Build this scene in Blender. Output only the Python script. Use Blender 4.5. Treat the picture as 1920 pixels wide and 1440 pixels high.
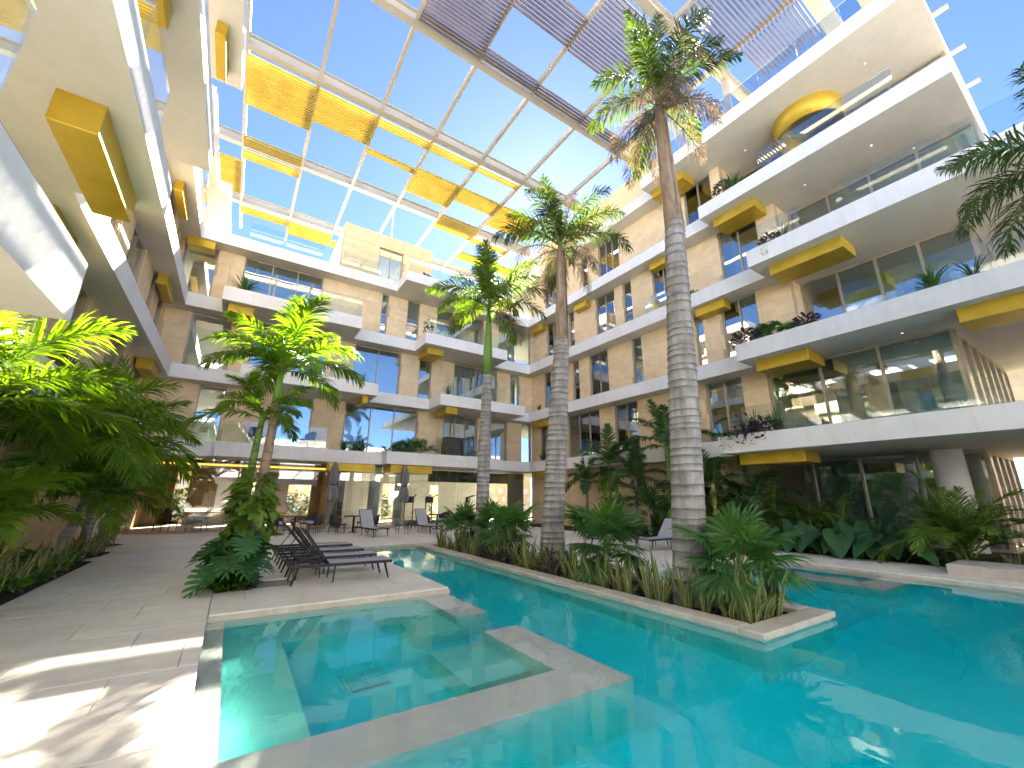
import bpy, math, random
from mathutils import Vector, Matrix, Euler

rad = math.radians
for o in list(bpy.data.objects):
    bpy.data.objects.remove(o, do_unlink=True)
scene = bpy.context.scene
COL = scene.collection

# ------------------------------------------------------------------ camera
def make_camera():
    yaw, pitch, roll = rad(33.2385), rad(15.394), rad(0.4752)
    fw = Vector((math.sin(yaw)*math.cos(pitch), math.cos(yaw)*math.cos(pitch), math.sin(pitch)))
    r = Vector((math.cos(yaw), -math.sin(yaw), 0.0))
    u = r.cross(fw)
    r2 = r*math.cos(roll) + u*math.sin(roll)
    u2 = -r*math.sin(roll) + u*math.cos(roll)
    m = Matrix((r2, u2, -fw)).transposed().to_4x4()
    m.translation = Vector((0, 0, 1.6))
    cam = bpy.data.cameras.new('camera')
    cam.sensor_width = 36.0
    cam.lens = 775.8/1920*36.0
    cam.clip_start = 0.05
    cam.clip_end = 3000
    o = bpy.data.objects.new('camera', cam)
    o.matrix_world = m
    COL.objects.link(o)
    scene.camera = o
make_camera()

# ------------------------------------------------------------------ sky and sun
SUN_AZ, SUN_EL = rad(38.6), rad(37.0)          # azimuth clockwise from +Y
world = bpy.data.worlds.new('World')
scene.world = world
world.use_nodes = True
wn = world.node_tree.nodes
sky = wn.new('ShaderNodeTexSky')
sky.sky_type = 'NISHITA'
sky.sun_disc = False
sky.sun_elevation = SUN_EL
sky.sun_rotation = SUN_AZ
sky.altitude = 0
sky.air_density = 0.38
sky.dust_density = 0.06
sky.ozone_density = 4.0
bg = wn['Background']
bg.inputs['Strength'].default_value = 0.05
world.node_tree.links.new(sky.outputs['Color'], bg.inputs['Color'])

sun = bpy.data.lights.new('sun', 'SUN')
sun.energy = 5.0
sun.angle = rad(0.5)
sun.color = (1.0, 0.90, 0.74)
so = bpy.data.objects.new('sun', sun)
sd = Vector((math.sin(SUN_AZ)*math.cos(SUN_EL), math.cos(SUN_AZ)*math.cos(SUN_EL), math.sin(SUN_EL)))
so.rotation_euler = sd.to_track_quat('Z', 'Y').to_euler()
so.location = (12, 16, 30)
COL.objects.link(so)

vs = scene.view_settings
vs.view_transform = 'Standard'
vs.look = 'None'
vs.exposure = 3.72
vs.gamma = 1.0
vs.use_curve_mapping = False
scene.cycles.use_denoising = True
scene.cycles.max_bounces = 14
scene.cycles.diffuse_bounces = 8
scene.cycles.glossy_bounces = 4
scene.cycles.transmission_bounces = 6
scene.cycles.transparent_max_bounces = 16
scene.cycles.sample_clamp_indirect = 2.0
scene.cycles.caustics_reflective = False
scene.cycles.caustics_refractive = True

# ------------------------------------------------------------------ materials
def nodes_of(name):
    m = bpy.data.materials.new(name)
    m.use_nodes = True
    nt = m.node_tree
    return m, nt, nt.nodes, nt.links, nt.nodes['Principled BSDF']

def ramp(ns, stops):
    r = ns.new('ShaderNodeValToRGB')
    while len(r.color_ramp.elements) < len(stops):
        r.color_ramp.elements.new(0.5)
    for e, (p, c) in zip(r.color_ramp.elements, stops):
        e.position = p
        e.color = (*c, 1)
    return r

def rough_mat(name, c1, c2, scale=6.0, detail=6, rough=0.7, bump=0.0, bscale=60, metallic=0.0, rnd=0.0,
              spec=0.4, stretch=None, dist=0.02, streak=0.0):
    """two-tone noise-mottled surface; rnd adds a brightness shift that differs from object to object"""
    m, nt, ns, ln, b = nodes_of(name)
    tc = ns.new('ShaderNodeTexCoord')
    geo = ns.new('ShaderNodeNewGeometry')
    vec = geo.outputs['Position']
    if stretch:
        mp = ns.new('ShaderNodeMapping')
        mp.inputs['Scale'].default_value = stretch
        ln.new(vec, mp.inputs['Vector'])
        vec = mp.outputs['Vector']
    n = ns.new('ShaderNodeTexNoise')
    n.inputs['Scale'].default_value = scale
    n.inputs['Detail'].default_value = detail
    n.inputs['Roughness'].default_value = 0.62
    ln.new(vec, n.inputs['Vector'])
    r = ramp(ns, [(0.32, c1), (0.68, c2)])
    ln.new(n.outputs['Fac'], r.inputs['Fac'])
    out = r.outputs['Color']
    if streak:      # rain streaks and grime, stretched along the vertical
        mp2 = ns.new('ShaderNodeMapping')
        mp2.inputs['Scale'].default_value = (2.2, 2.2, 0.35)
        ln.new(geo.outputs['Position'], mp2.inputs['Vector'])
        n3 = ns.new('ShaderNodeTexNoise')
        n3.inputs['Scale'].default_value = 2.0
        n3.inputs['Detail'].default_value = 7
        n3.inputs['Roughness'].default_value = 0.7
        ln.new(mp2.outputs['Vector'], n3.inputs['Vector'])
        k = 1-streak
        r3 = ramp(ns, [(0.30, (k, k*0.985, k*0.96)), (0.55, (1, 1, 1))])
        ln.new(n3.outputs['Fac'], r3.inputs['Fac'])
        mu = ns.new('ShaderNodeMixRGB')
        mu.blend_type = 'MULTIPLY'
        mu.inputs[0].default_value = 1
        ln.new(out, mu.inputs[1])
        ln.new(r3.outputs['Color'], mu.inputs[2])
        out = mu.outputs['Color']
    if rnd:
        oi = ns.new('ShaderNodeObjectInfo')
        mr = ns.new('ShaderNodeMapRange')
        mr.inputs['To Min'].default_value = 1-rnd
        mr.inputs['To Max'].default_value = 1+rnd
        ln.new(oi.outputs['Random'], mr.inputs['Value'])
        hs = ns.new('ShaderNodeHueSaturation')
        ln.new(mr.outputs['Result'], hs.inputs['Value'])
        ln.new(out, hs.inputs['Color'])
        out = hs.outputs['Color']
    ln.new(out, b.inputs['Base Color'])
    b.inputs['Roughness'].default_value = rough
    b.inputs['Metallic'].default_value = metallic
    b.inputs['Specular IOR Level'].default_value = spec
    if bump:
        n2 = ns.new('ShaderNodeTexNoise')
        n2.inputs['Scale'].default_value = bscale
        n2.inputs['Detail'].default_value = 4
        ln.new(vec, n2.inputs['Vector'])
        bp = ns.new('ShaderNodeBump')
        bp.inputs['Strength'].default_value = bump
        bp.inputs['Distance'].default_value = dist
        ln.new(n2.outputs['Fac'], bp.inputs['Height'])
        ln.new(bp.outputs['Normal'], b.inputs['Normal'])
    return m

def leaf_mat(name, c1, c2, trans=0.45, tint=(1.5, 1.5, 0.5), rough=0.4, rnd=0.25, spec=0.4):
    m, nt, ns, ln, b = nodes_of(name)
    geo = ns.new('ShaderNodeNewGeometry')
    n = ns.new('ShaderNodeTexNoise')
    n.inputs['Scale'].default_value = 2.6
    n.inputs['Detail'].default_value = 5
    ln.new(geo.outputs['Position'], n.inputs['Vector'])
    r = ramp(ns, [(0.3, c1), (0.7, c2)])
    ln.new(n.outputs['Fac'], r.inputs['Fac'])
    oi = ns.new('ShaderNodeObjectInfo')
    mr = ns.new('ShaderNodeMapRange')
    mr.inputs['To Min'].default_value = 1-rnd
    mr.inputs['To Max'].default_value = 1+rnd
    ln.new(oi.outputs['Random'], mr.inputs['Value'])
    hs = ns.new('ShaderNodeHueSaturation')
    ln.new(mr.outputs['Result'], hs.inputs['Value'])
    ln.new(r.outputs['Color'], hs.inputs['Color'])
    ln.new(hs.outputs['Color'], b.inputs['Base Color'])
    b.inputs['Roughness'].default_value = rough
    b.inputs['Specular IOR Level'].default_value = spec
    t = ns.new('ShaderNodeBsdfTranslucent')
    mul = ns.new('ShaderNodeMixRGB')
    mul.blend_type = 'MULTIPLY'
    mul.inputs[0].default_value = 1
    mul.inputs[2].default_value = (*tint, 1)
    ln.new(hs.outputs['Color'], mul.inputs[1])
    ln.new(mul.outputs['Color'], t.inputs['Color'])
    mx = ns.new('ShaderNodeMixShader')
    mx.inputs['Fac'].default_value = trans
    ln.new(b.outputs['BSDF'], mx.inputs[1])
    ln.new(t.outputs['BSDF'], mx.inputs[2])
    ln.new(mx.outputs['Shader'], ns['Material Output'].inputs['Surface'])
    return m

def glass_mat(name, tint, base=0.05, power=1.0, rough=0.0, wave=0.0):
    """thin pane: tinted see-through with mirror reflection that grows toward grazing view"""
    m, nt, ns, ln, b = nodes_of(name)
    ns.remove(b)
    tr = ns.new('ShaderNodeBsdfTransparent')
    tr.inputs['Color'].default_value = (*tint, 1)
    gl = ns.new('ShaderNodeBsdfGlossy')
    gl.inputs['Roughness'].default_value = rough
    gl.inputs['Color'].default_value = (0.96, 0.98, 1.0, 1)
    fr = ns.new('ShaderNodeFresnel')
    fr.inputs['IOR'].default_value = 1.5
    ma = ns.new('ShaderNodeMath')
    ma.operation = 'MULTIPLY_ADD'
    ma.use_clamp = True
    ma.inputs[1].default_value = power
    ma.inputs[2].default_value = base
    ln.new(fr.outputs['Fac'], ma.inputs[0])
    mx = ns.new('ShaderNodeMixShader')
    ln.new(ma.outputs['Value'], mx.inputs['Fac'])
    ln.new(tr.outputs['BSDF'], mx.inputs[1])
    ln.new(gl.outputs['BSDF'], mx.inputs[2])
    ln.new(mx.outputs['Shader'], ns['Material Output'].inputs['Surface'])
    if wave:
        geo = ns.new('ShaderNodeNewGeometry')
        n = ns.new('ShaderNodeTexNoise')
        n.inputs['Scale'].default_value = 0.8
        n.inputs['Detail'].default_value = 1
        ln.new(geo.outputs['Position'], n.inputs['Vector'])
        bp = ns.new('ShaderNodeBump')
        bp.inputs['Strength'].default_value = wave
        bp.inputs['Distance'].default_value = 0.02
        ln.new(n.outputs['Fac'], bp.inputs['Height'])
        ln.new(bp.outputs['Normal'], gl.inputs['Normal'])
    return m

def water_mat():
    m, nt, ns, ln, b = nodes_of('pool_water')
    ns.remove(b)
    out = ns['Material Output']
    gl = ns.new('ShaderNodeBsdfGlass')
    gl.inputs['IOR'].default_value = 1.333
    gl.inputs['Roughness'].default_value = 0.0
    gl.inputs['Color'].default_value = (1, 1, 1, 1)
    geo = ns.new('ShaderNodeNewGeometry')
    n = ns.new('ShaderNodeTexNoise')
    n.inputs['Scale'].default_value = 2.2
    n.inputs['Detail'].default_value = 3
    ln.new(geo.outputs['Position'], n.inputs['Vector'])
    bp = ns.new('ShaderNodeBump')
    bp.inputs['Strength'].default_value = 0.12
    bp.inputs['Distance'].default_value = 0.02
    ln.new(n.outputs['Fac'], bp.inputs['Height'])
    ln.new(bp.outputs['Normal'], gl.inputs['Normal'])
    ln.new(gl.outputs['BSDF'], out.inputs['Surface'])
    va = ns.new('ShaderNodeVolumeAbsorption')
    va.inputs['Color'].default_value = (0.0, 0.984, 0.994, 1)
    va.inputs['Density'].default_value = 1.45
    ln.new(va.outputs['Volume'], out.inputs['Volume'])
    return m

def emit_mat(name, c, s):
    m, nt, ns, ln, b = nodes_of(name)
    b.inputs['Base Color'].default_value = (*c, 1)
    b.inputs['Emission Color'].default_value = (*c, 1)
    b.inputs['Emission Strength'].default_value = s
    return m

M = {}
M['stucco'] = rough_mat('white_stucco', (0.80, 0.79, 0.78), (0.86, 0.855, 0.85), 1.3, 8, 0.85, 0.25, 45, streak=0.07)
M['soffit'] = rough_mat('soffit_bounce_tint', (0.72, 0.70, 0.65), (0.79, 0.77, 0.72), 0.9, 8, 0.9, 0.15, 60, streak=0.05)  # stucco again, with warm bounced light put into the colour
M['stone'] = rough_mat('travertine', (0.76, 0.57, 0.335), (0.87, 0.69, 0.445), 2.2, 9, 0.6, 0.12, 30, rnd=0.05, stretch=(1, 1, 1.5))
M['backing'] = rough_mat('mortar', (0.52, 0.39, 0.24), (0.60, 0.47, 0.31), 5, 5, 0.9)
M['balcony_floor'] = rough_mat('balcony_tile', (0.28, 0.255, 0.225), (0.35, 0.32, 0.29), 2, 6, 0.6)
M['frond_dark'] = leaf_mat('mature_palm_leaf', (0.040, 0.078, 0.014), (0.095, 0.155, 0.030), 0.36, (1.6, 1.6, 0.4))
M['gold'] = rough_mat('gold_paint', (0.50, 0.33, 0.02), (0.62, 0.43, 0.05), 1.6, 7, 0.42, 0.05, 20, metallic=0.35, rnd=0.05)
M['slat'] = rough_mat('gold_slat', (0.40, 0.305, 0.055), (0.50, 0.39, 0.09), 1.0, 4, 0.45, metallic=0.25, rnd=0.06)
M['louver'] = rough_mat('grey_brown_louver', (0.16, 0.125, 0.115), (0.22, 0.18, 0.165), 1.0, 4, 0.5, rnd=0.06)
M['steel'] = rough_mat('cream_steel', (0.46, 0.43, 0.37), (0.52, 0.49, 0.43), 1.0, 4, 0.45)
M['frame'] = rough_mat('champagne_aluminium', (0.40, 0.34, 0.26), (0.48, 0.42, 0.33), 3.0, 3, 0.4, metallic=0.35)
M['glass'] = glass_mat('window_glass', (0.78, 0.87, 0.84), 0.24, 1.25, wave=0.10)
M['rail'] = glass_mat('railing_glass', (0.92, 0.965, 0.95), 0.015, 0.6)
M['lobby_glass'] = glass_mat('lobby_glass', (0.84, 0.88, 0.85), 0.06, 1.1)
M['plaster'] = rough_mat('pool_plaster', (0.81, 0.78, 0.71), (0.90, 0.87, 0.80), 3.0, 9, 0.8, 0.15, 80)
M['basin'] = rough_mat('aqua_pool_plaster', (0.70, 0.90, 0.95), (0.79, 0.95, 0.98), 3.0, 9, 0.8, 0.1, 80)
M['water'] = water_mat()
M['paver'] = rough_mat('limestone_paver', (0.74, 0.69, 0.61), (0.84, 0.79, 0.71), 1.7, 9, 0.5, 0.12, 40, rnd=0.06, stretch=(0.8, 2.6, 1), streak=0.10)
M['coping'] = rough_mat('limestone_coping', (0.56, 0.50, 0.41), (0.68, 0.62, 0.53), 2.6, 9, 0.5, 0.10, 50, rnd=0.09, streak=0.2)
M['grout'] = rough_mat('grout', (0.38, 0.35, 0.31), (0.46, 0.43, 0.38), 8, 4, 0.95)
M['soil'] = rough_mat('soil', (0.02, 0.014, 0.009), (0.055, 0.038, 0.025), 9, 8, 1.0, 0.6, 25)
M['trunk'] = rough_mat('palm_trunk', (0.25, 0.235, 0.225), (0.46, 0.44, 0.42), 5.5, 9, 0.9, 0.5, 55, stretch=(1, 1, 0.45), streak=0.4)
M['scar'] = rough_mat('palm_trunk_scar', (0.15, 0.135, 0.125), (0.29, 0.27, 0.25), 9, 7, 0.95, 0.5, 60)
M['husk'] = rough_mat('dry_sheath', (0.20, 0.135, 0.085), (0.42, 0.32, 0.22), 6, 8, 0.85, 0.4, 40, stretch=(2, 2, 0.4))
M['shaft'] = rough_mat('crownshaft', (0.10, 0.22, 0.03), (0.17, 0.31, 0.05), 2.0, 5, 0.4)
M['stem_yellow'] = rough_mat('young_palm_stem', (0.30, 0.26, 0.05), (0.42, 0.36, 0.10), 6, 6, 0.5)
M['rachis'] = rough_mat('palm_rachis', (0.12, 0.19, 0.03), (0.20, 0.28, 0.06), 3, 4, 0.5)
M['frond'] = leaf_mat('palm_leaf', (0.058, 0.118, 0.016), (0.130, 0.220, 0.032), 0.45, (1.8, 1.75, 0.35))
M['frond_bright'] = leaf_mat('young_palm_leaf', (0.080, 0.170, 0.014), (0.160, 0.270, 0.024), 0.52, (1.7, 1.6, 0.3))
M['frond_deep'] = leaf_mat('shade_palm_leaf', (0.036, 0.095, 0.034), (0.082, 0.170, 0.048), 0.38, (1.4, 1.6, 0.5))
M['dead'] = leaf_mat('dead_palm_leaf', (0.10, 0.075, 0.05), (0.22, 0.17, 0.12), 0.3, (1.3, 1.1, 0.8), 0.8)
M['fan'] = leaf_mat('fan_palm_leaf', (0.046, 0.130, 0.036), (0.105, 0.220, 0.055), 0.38, (1.5, 1.7, 0.4))
M['snake'] = leaf_mat('snake_plant_leaf', (0.065, 0.115, 0.045), (0.17, 0.23, 0.10), 0.18, (1.3, 1.3, 0.5))
M['snake_edge'] = leaf_mat('snake_plant_margin', (0.44, 0.43, 0.10), (0.60, 0.57, 0.18), 0.2, (1.1, 1.1, 0.6))
M['croton'] = leaf_mat('croton_leaf', (0.05, 0.10, 0.01), (0.30, 0.26, 0.02), 0.3, (1.3, 1.2, 0.3))
M['monstera'] = leaf_mat('monstera_leaf', (0.028, 0.112, 0.038), (0.065, 0.185, 0.062), 0.32, (1.5, 1.7, 0.4), 0.35)
M['alocasia'] = leaf_mat('elephant_ear_leaf', (0.036, 0.108, 0.046), (0.075, 0.180, 0.070), 0.3, (1.5, 1.7, 0.5), 0.4)
M['pothos'] = leaf_mat('pothos_leaf', (0.060, 0.150, 0.012), (0.22, 0.32, 0.05), 0.4, (1.5, 1.5, 0.4), 0.35)
M['cover'] = leaf_mat('ground_cover_leaf', (0.040, 0.115, 0.016), (0.100, 0.215, 0.028), 0.38, (1.5, 1.6, 0.4))
M['purple'] = leaf_mat('purple_leaf', (0.045, 0.026, 0.048), (0.12, 0.075, 0.12), 0.2, (1.2, 1.0, 1.2))
M['redleaf'] = leaf_mat('burgundy_leaf', (0.045, 0.010, 0.012), (0.14, 0.03, 0.03), 0.3, (1.4, 1.0, 1.0))
M['grass'] = leaf_mat('ornamental_grass_leaf', (0.035, 0.095, 0.020), (0.10, 0.19, 0.045), 0.35, (1.4, 1.5, 0.4))
M['dark_metal'] = rough_mat('charcoal_metal', (0.022, 0.022, 0.026), (0.035, 0.035, 0.040), 4, 3, 0.45, metallic=0.3)
M['sling'] = rough_mat('grey_sling_fabric', (0.36, 0.38, 0.42), (0.44, 0.46, 0.50), 30, 3, 0.85, 0.3, 300, dist=0.002)
M['wicker'] = rough_mat('dark_wicker', (0.020, 0.019, 0.022), (0.060, 0.056, 0.060), 60, 3, 0.7, 0.6, 120, dist=0.01)
M['cushion'] = rough_mat('pale_cushion', (0.52, 0.53, 0.55), (0.60, 0.61, 0.63), 8, 4, 0.9)
M['umbrella'] = rough_mat('grey_canvas', (0.17, 0.165, 0.175), (0.24, 0.235, 0.245), 7, 5, 0.9, 0.3, 40)
M['umbrella_pole'] = rough_mat('pale_wood_pole', (0.42, 0.36, 0.29), (0.52, 0.46, 0.38), 8, 4, 0.6)
M['wood'] = rough_mat('lobby_wood', (0.17, 0.10, 0.04), (0.28, 0.17, 0.07), 2.4, 8, 0.5, stretch=(1, 1, 5))
M['dark_wood'] = rough_mat('dark_wood', (0.06, 0.035, 0.02), (0.11, 0.065, 0.035), 5, 6, 0.5, stretch=(1, 1, 4))
M['room'] = rough_mat('room_wall', (0.74, 0.73, 0.68), (0.80, 0.79, 0.74), 1.5, 4, 0.9)
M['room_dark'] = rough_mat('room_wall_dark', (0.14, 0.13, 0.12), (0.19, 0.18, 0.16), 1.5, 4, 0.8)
M['curtain'] = rough_mat('sheer_curtain', (0.64, 0.74, 0.73), (0.72, 0.81, 0.80), 2, 4, 0.9)
M['blind'] = rough_mat('grey_green_blind', (0.34, 0.42, 0.40), (0.40, 0.48, 0.46), 2, 3, 0.8)
M['white'] = rough_mat('white_enamel', (0.74, 0.75, 0.76), (0.80, 0.81, 0.82), 3, 3, 0.4)
M['black'] = rough_mat('black_equipment', (0.010, 0.010, 0.011), (0.022, 0.022, 0.024), 5, 3, 0.4)
M['led'] = emit_mat('led_strip', (1.0, 0.42, 0.06), 0.35)
M['downlight'] = emit_mat('downlight_lens', (1.0, 0.93, 0.80), 0.12)
M['ground'] = rough_mat('ground', (0.12, 0.10, 0.08), (0.18, 0.16, 0.12), 0.4, 6, 0.95)
M['blue_panel'] = rough_mat('blue_screen', (0.10, 0.24, 0.50), (0.13, 0.28, 0.56), 2, 2, 0.6)

# ------------------------------------------------------------------ mesh helpers
class MB:
    def __init__(s):
        s.v, s.f, s.m, s.mi = [], [], [], 0
    def face(s, *idx):
        s.f.append(tuple(idx)); s.m.append(s.mi)
    def box(s, x0, x1, y0, y1, z0, z1):
        n = len(s.v)
        s.v += [(x0,y0,z0),(x1,y0,z0),(x1,y1,z0),(x0,y1,z0),(x0,y0,z1),(x1,y0,z1),(x1,y1,z1),(x0,y1,z1)]
        for q in ((0,3,2,1),(4,5,6,7),(0,1,5,4),(1,2,6,5),(2,3,7,6),(3,0,4,7)):
            s.face(*[n+i for i in q])
        return s
    def bbox(s, x0, x1, y0, y1, z0, z1, b=0.012):
        """box with chamfered top and vertical edges"""
        n = len(s.v)
        for z, i in ((z0, 0), (z1-b, 0), (z1, b)):
            a, c, d, e = x0+i, x1-i, y0+i, y1-i
            k = b if i == 0 else b
            s.v += [(a+k,d,z),(c-k,d,z),(c,d+k,z),(c,e-k,z),(c-k,e,z),(a+k,e,z),(a,e-k,z),(a,d+k,z)]
        for l in range(2):
            for i in range(8):
                j = (i+1) % 8
                s.face(n+l*8+i, n+l*8+j, n+(l+1)*8+j, n+(l+1)*8+i)
        s.face(*[n+16+i for i in range(8)])
        s.face(*[n+7-i for i in range(8)])
        return s
    def prism(s, poly, z0, z1):
        a = sum(poly[i][0]*poly[(i+1) % len(poly)][1]-poly[(i+1) % len(poly)][0]*poly[i][1] for i in range(len(poly)))
        if a < 0:
            poly = poly[::-1]
        n, k = len(s.v), len(poly)
        s.v += [(x, y, z0) for x, y in poly]+[(x, y, z1) for x, y in poly]
        s.face(*[n+k-1-i for i in range(k)])
        s.face(*[n+k+i for i in range(k)])
        for i in range(k):
            j = (i+1) % k
            s.face(n+i, n+j, n+k+j, n+k+i)
        return s
    def tube(s, pts, r, sides=6, cap=True):
        pts = [Vector(p) for p in pts]
        rs = r if isinstance(r, (list, tuple)) else [r]*len(pts)
        n = len(s.v)
        up = Vector((0, 0, 1))
        for i, p in enumerate(pts):
            t = (pts[min(i+1, len(pts)-1)]-pts[max(i-1, 0)]).normalized()
            a = t.cross(up)
            if a.length < 0.05:
                a = t.cross(Vector((1, 0, 0)))
            a.normalize()
            b = t.cross(a)
            for k in range(sides):
                w = 2*math.pi*k/sides
                s.v.append(tuple(p+(a*math.cos(w)+b*math.sin(w))*rs[i]))
        for i in range(len(pts)-1):
            for k in range(sides):
                j = (k+1) % sides
                s.face(n+i*sides+k, n+(i+1)*sides+k, n+(i+1)*sides+j, n+i*sides+j)
        if cap:
            s.face(*[n+k for k in range(sides)])
            s.face(*[n+(len(pts)-1)*sides+sides-1-k for k in range(sides)])
        return s
    def lathe(s, prof, sides=20, cx=0, cy=0, wob=None):
        n = len(s.v)
        for i, (r, z) in enumerate(prof):
            for k in range(sides):
                w = 2*math.pi*k/sides
                rr = r*(1+(wob(i, k) if wob else 0))
                s.v.append((cx+rr*math.cos(w), cy+rr*math.sin(w), z))
        for i in range(len(prof)-1):
            for k in range(sides):
                j = (k+1) % sides
                s.face(n+i*sides+k, n+i*sides+j, n+(i+1)*sides+j, n+(i+1)*sides+k)
        s.face(*[n+sides-1-k for k in range(sides)])
        s.face(*[n+(len(prof)-1)*sides+k for k in range(sides)])
        return s
    def strip(s, pts, width, wvec):
        """flat tapering leaf along pts; the last point is the tip"""
        n = len(s.v)
        for p, w in zip(pts[:-1], width):
            s.v.append(tuple(p-wvec*w)); s.v.append(tuple(p+wvec*w))
        s.v.append(tuple(pts[-1]))
        for i in range(len(pts)-2):
            s.face(n+2*i, n+2*i+1, n+2*i+3, n+2*i+2)
        k = n+2*(len(pts)-2)
        s.face(k, k+1, k+2)
    def mesh(s, name, mats, smooth=False):
        me = bpy.data.meshes.new(name)
        me.from_pydata([tuple(v) for v in s.v], [], s.f)
        for m in (mats if isinstance(mats, (list, tuple)) else [mats]):
            me.materials.append(m if not isinstance(m, str) else M[m])
        if any(s.m):
            me.polygons.foreach_set('material_index', s.m)
        if smooth:
            me.polygons.foreach_set('use_smooth', [True]*len(me.polygons))
        me.update()
        return me

def obj(name, data, parent=None, loc=None, rot=None, scale=None):
    o = bpy.data.objects.new(name, data)
    COL.objects.link(o)
    if parent is not None:
        o.parent = parent
    if loc is not None:
        o.location = loc
    if rot is not None:
        o.rotation_euler = rot
    if scale is not None:
        o.scale = scale if isinstance(scale, (tuple, list)) else (scale,)*3
    return o

def part(name, mb, mats, parent=None, smooth=False, **k):
    return obj(name, mb.mesh(name, mats, smooth), parent, **k)

def tag(o, label, cat, group=None):
    o['label'] = label
    o['category'] = cat
    if group:
        o['group'] = group
    return o

def thing(name, label, cat, loc=(0, 0, 0), rz=0.0, group=None, scale=None):
    return tag(obj(name, None, None, loc, (0, 0, rz), scale), label, cat, group)

def struct(name, mb, mats, parent=None, smooth=False):
    o = part(name, mb, mats, parent, smooth)
    if parent is None:
        o['kind'] = 'structure'
    return o

_boxes = {}
def unit_box(name, sx, sy, sz, mat, b=0.0):
    """cached box mesh centred on the origin"""
    k = (name, round(sx, 3), round(sy, 3), round(sz, 3), mat)
    if k not in _boxes:
        mb = MB()
        if b:
            mb.bbox(-sx/2, sx/2, -sy/2, sy/2, -sz/2, sz/2, b)
        else:
            mb.box(-sx/2, sx/2, -sy/2, sy/2, -sz/2, sz/2)
        _boxes[k] = mb.mesh(name, mat)
    return _boxes[k]

R = random.Random(11)
def nth(i):
    w = ['first', 'second', 'third', 'fourth', 'fifth', 'sixth', 'seventh', 'eighth', 'ninth', 'tenth', 'eleventh', 'twelfth', 'thirteenth', 'fourteenth', 'fifteenth', 'sixteenth', 'seventeenth', 'eighteenth', 'nineteenth']
    if i < 19: return w[i]
    t_ = {1: 'twenty', 2: 'thirty', 3: 'forty'}[(i+1)//10-1]
    r_ = (i+1) % 10
    return {'twenty': 'twentieth', 'thirty': 'thirtieth', 'forty': 'fortieth'}[t_] if r_ == 0 else t_+'-'+w[r_-1]

# ------------------------------------------------------------------ dimensions
LV = [(3.30, 3.95), (6.70, 7.35), (10.20, 10.87), (13.82, 14.45), (17.30, 17.95)]   # slab bottom / top
XR, XRF, XRP = 17.45, 16.60, 15.52      # right wing: wall, recessed fascia, projecting balcony edge
YC, YCF, YCP = 24.0, 23.18, 21.48       # centre wing
XL, XLF, XLP = -3.88, -3.10, -1.74      # left wing
WATER = -0.10

# ------------------------------------------------------------------ ground, decks, pool
mb = MB()
for (x0, x1, y0, y1) in ((-400, -0.02, -400, 400), (13.2, 400, -400, 400), (-0.02, 13.2, -400, -9), (-0.02, 13.2, 15.2, 400)):
    mb.v += [(x0, y0, -0.12), (x1, y0, -0.12), (x1, y1, -0.12), (x0, y1, -0.12)]
    n = len(mb.v); mb.face(n-4, n-3, n-2, n-1)
struct('ground', mb, 'ground')

pool = MB()
FL, FD = -1.15, -1.50
# floors: shallow shelf beyond Y=3.75, deep floor nearer
pool.box(-0.1, 13.3, 3.20, 15.3, -2.0, FL)
pool.box(-0.1, 13.3, -9.2, 3.20, -2.0, FD)
pool.box(13.15, 13.45, -9.2, 7.2, -2.0, -0.14)      # right wall
pool.box(-0.3, 0.0, -9.2, 15.3, -2.0, -0.14)        # left wall
pool.box(-0.3, 13.4, -9.5, -9.2, -2.0, -0.14)
struct('pool_basin', pool, 'basin')

spa = MB()
def rounded_ledge(poly, z1, z0=-1.5):
    spa.prism(poly, z0, z1)
rounded_ledge([(0, 3.29), (3.62, 3.29), (3.62, 5.35), (3.08, 5.35), (3.08, 3.85), (0.20, 3.85), (0.20, 7.58), (0, 7.58)], -0.132)
rounded_ledge([(3.08, 6.16), (3.62, 6.16), (3.62, 7.66), (0.0, 7.66), (0.0, 7.582), (3.08, 7.582)], -0.132)
struct('spa_ledge', spa, 'plaster')
bench = MB()
bench.prism([(0.202, 3.852), (0.84, 3.852), (0.84, 6.62), (2.41, 6.62), (2.41, 5.95), (3.078, 5.95), (3.078, 7.58), (0.202, 7.58)], -1.5, -0.50)
bench.prism([(2.32, 4.27), (3.078, 4.27), (3.078, 5.348), (2.32, 5.348)], -1.5, -0.50)
bench.prism([(0.842, 3.852), (3.078, 3.852), (3.078, 3.99), (0.842, 3.99)], -1.5, -0.70)
struct('spa_bench', bench, 'plaster')
sf = MB(); sf.box(0.842, 3.07, 3.992, 6.618, -1.4, -0.95)
struct('spa_floor', sf, 'basin')
spa2 = MB()
spa2.prism([(11.15, 3.44), (13.15, 3.44), (13.15, 3.98), (11.95, 3.98), (11.95, 6.4), (13.15, 6.4), (13.15, 7.0), (11.15, 7.0)], -1.5, -0.125)
spa2.prism([(11.952, 3.982), (12.35, 3.982), (12.35, 6.398), (11.952, 6.398)], -1.5, -0.5)
struct('spa_ledge', spa2, 'plaster')

w = MB()
w.box(-0.02, 13.17, -9.22, 15.22, -1.9, WATER)
struct('pool_water', w, 'water')

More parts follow.
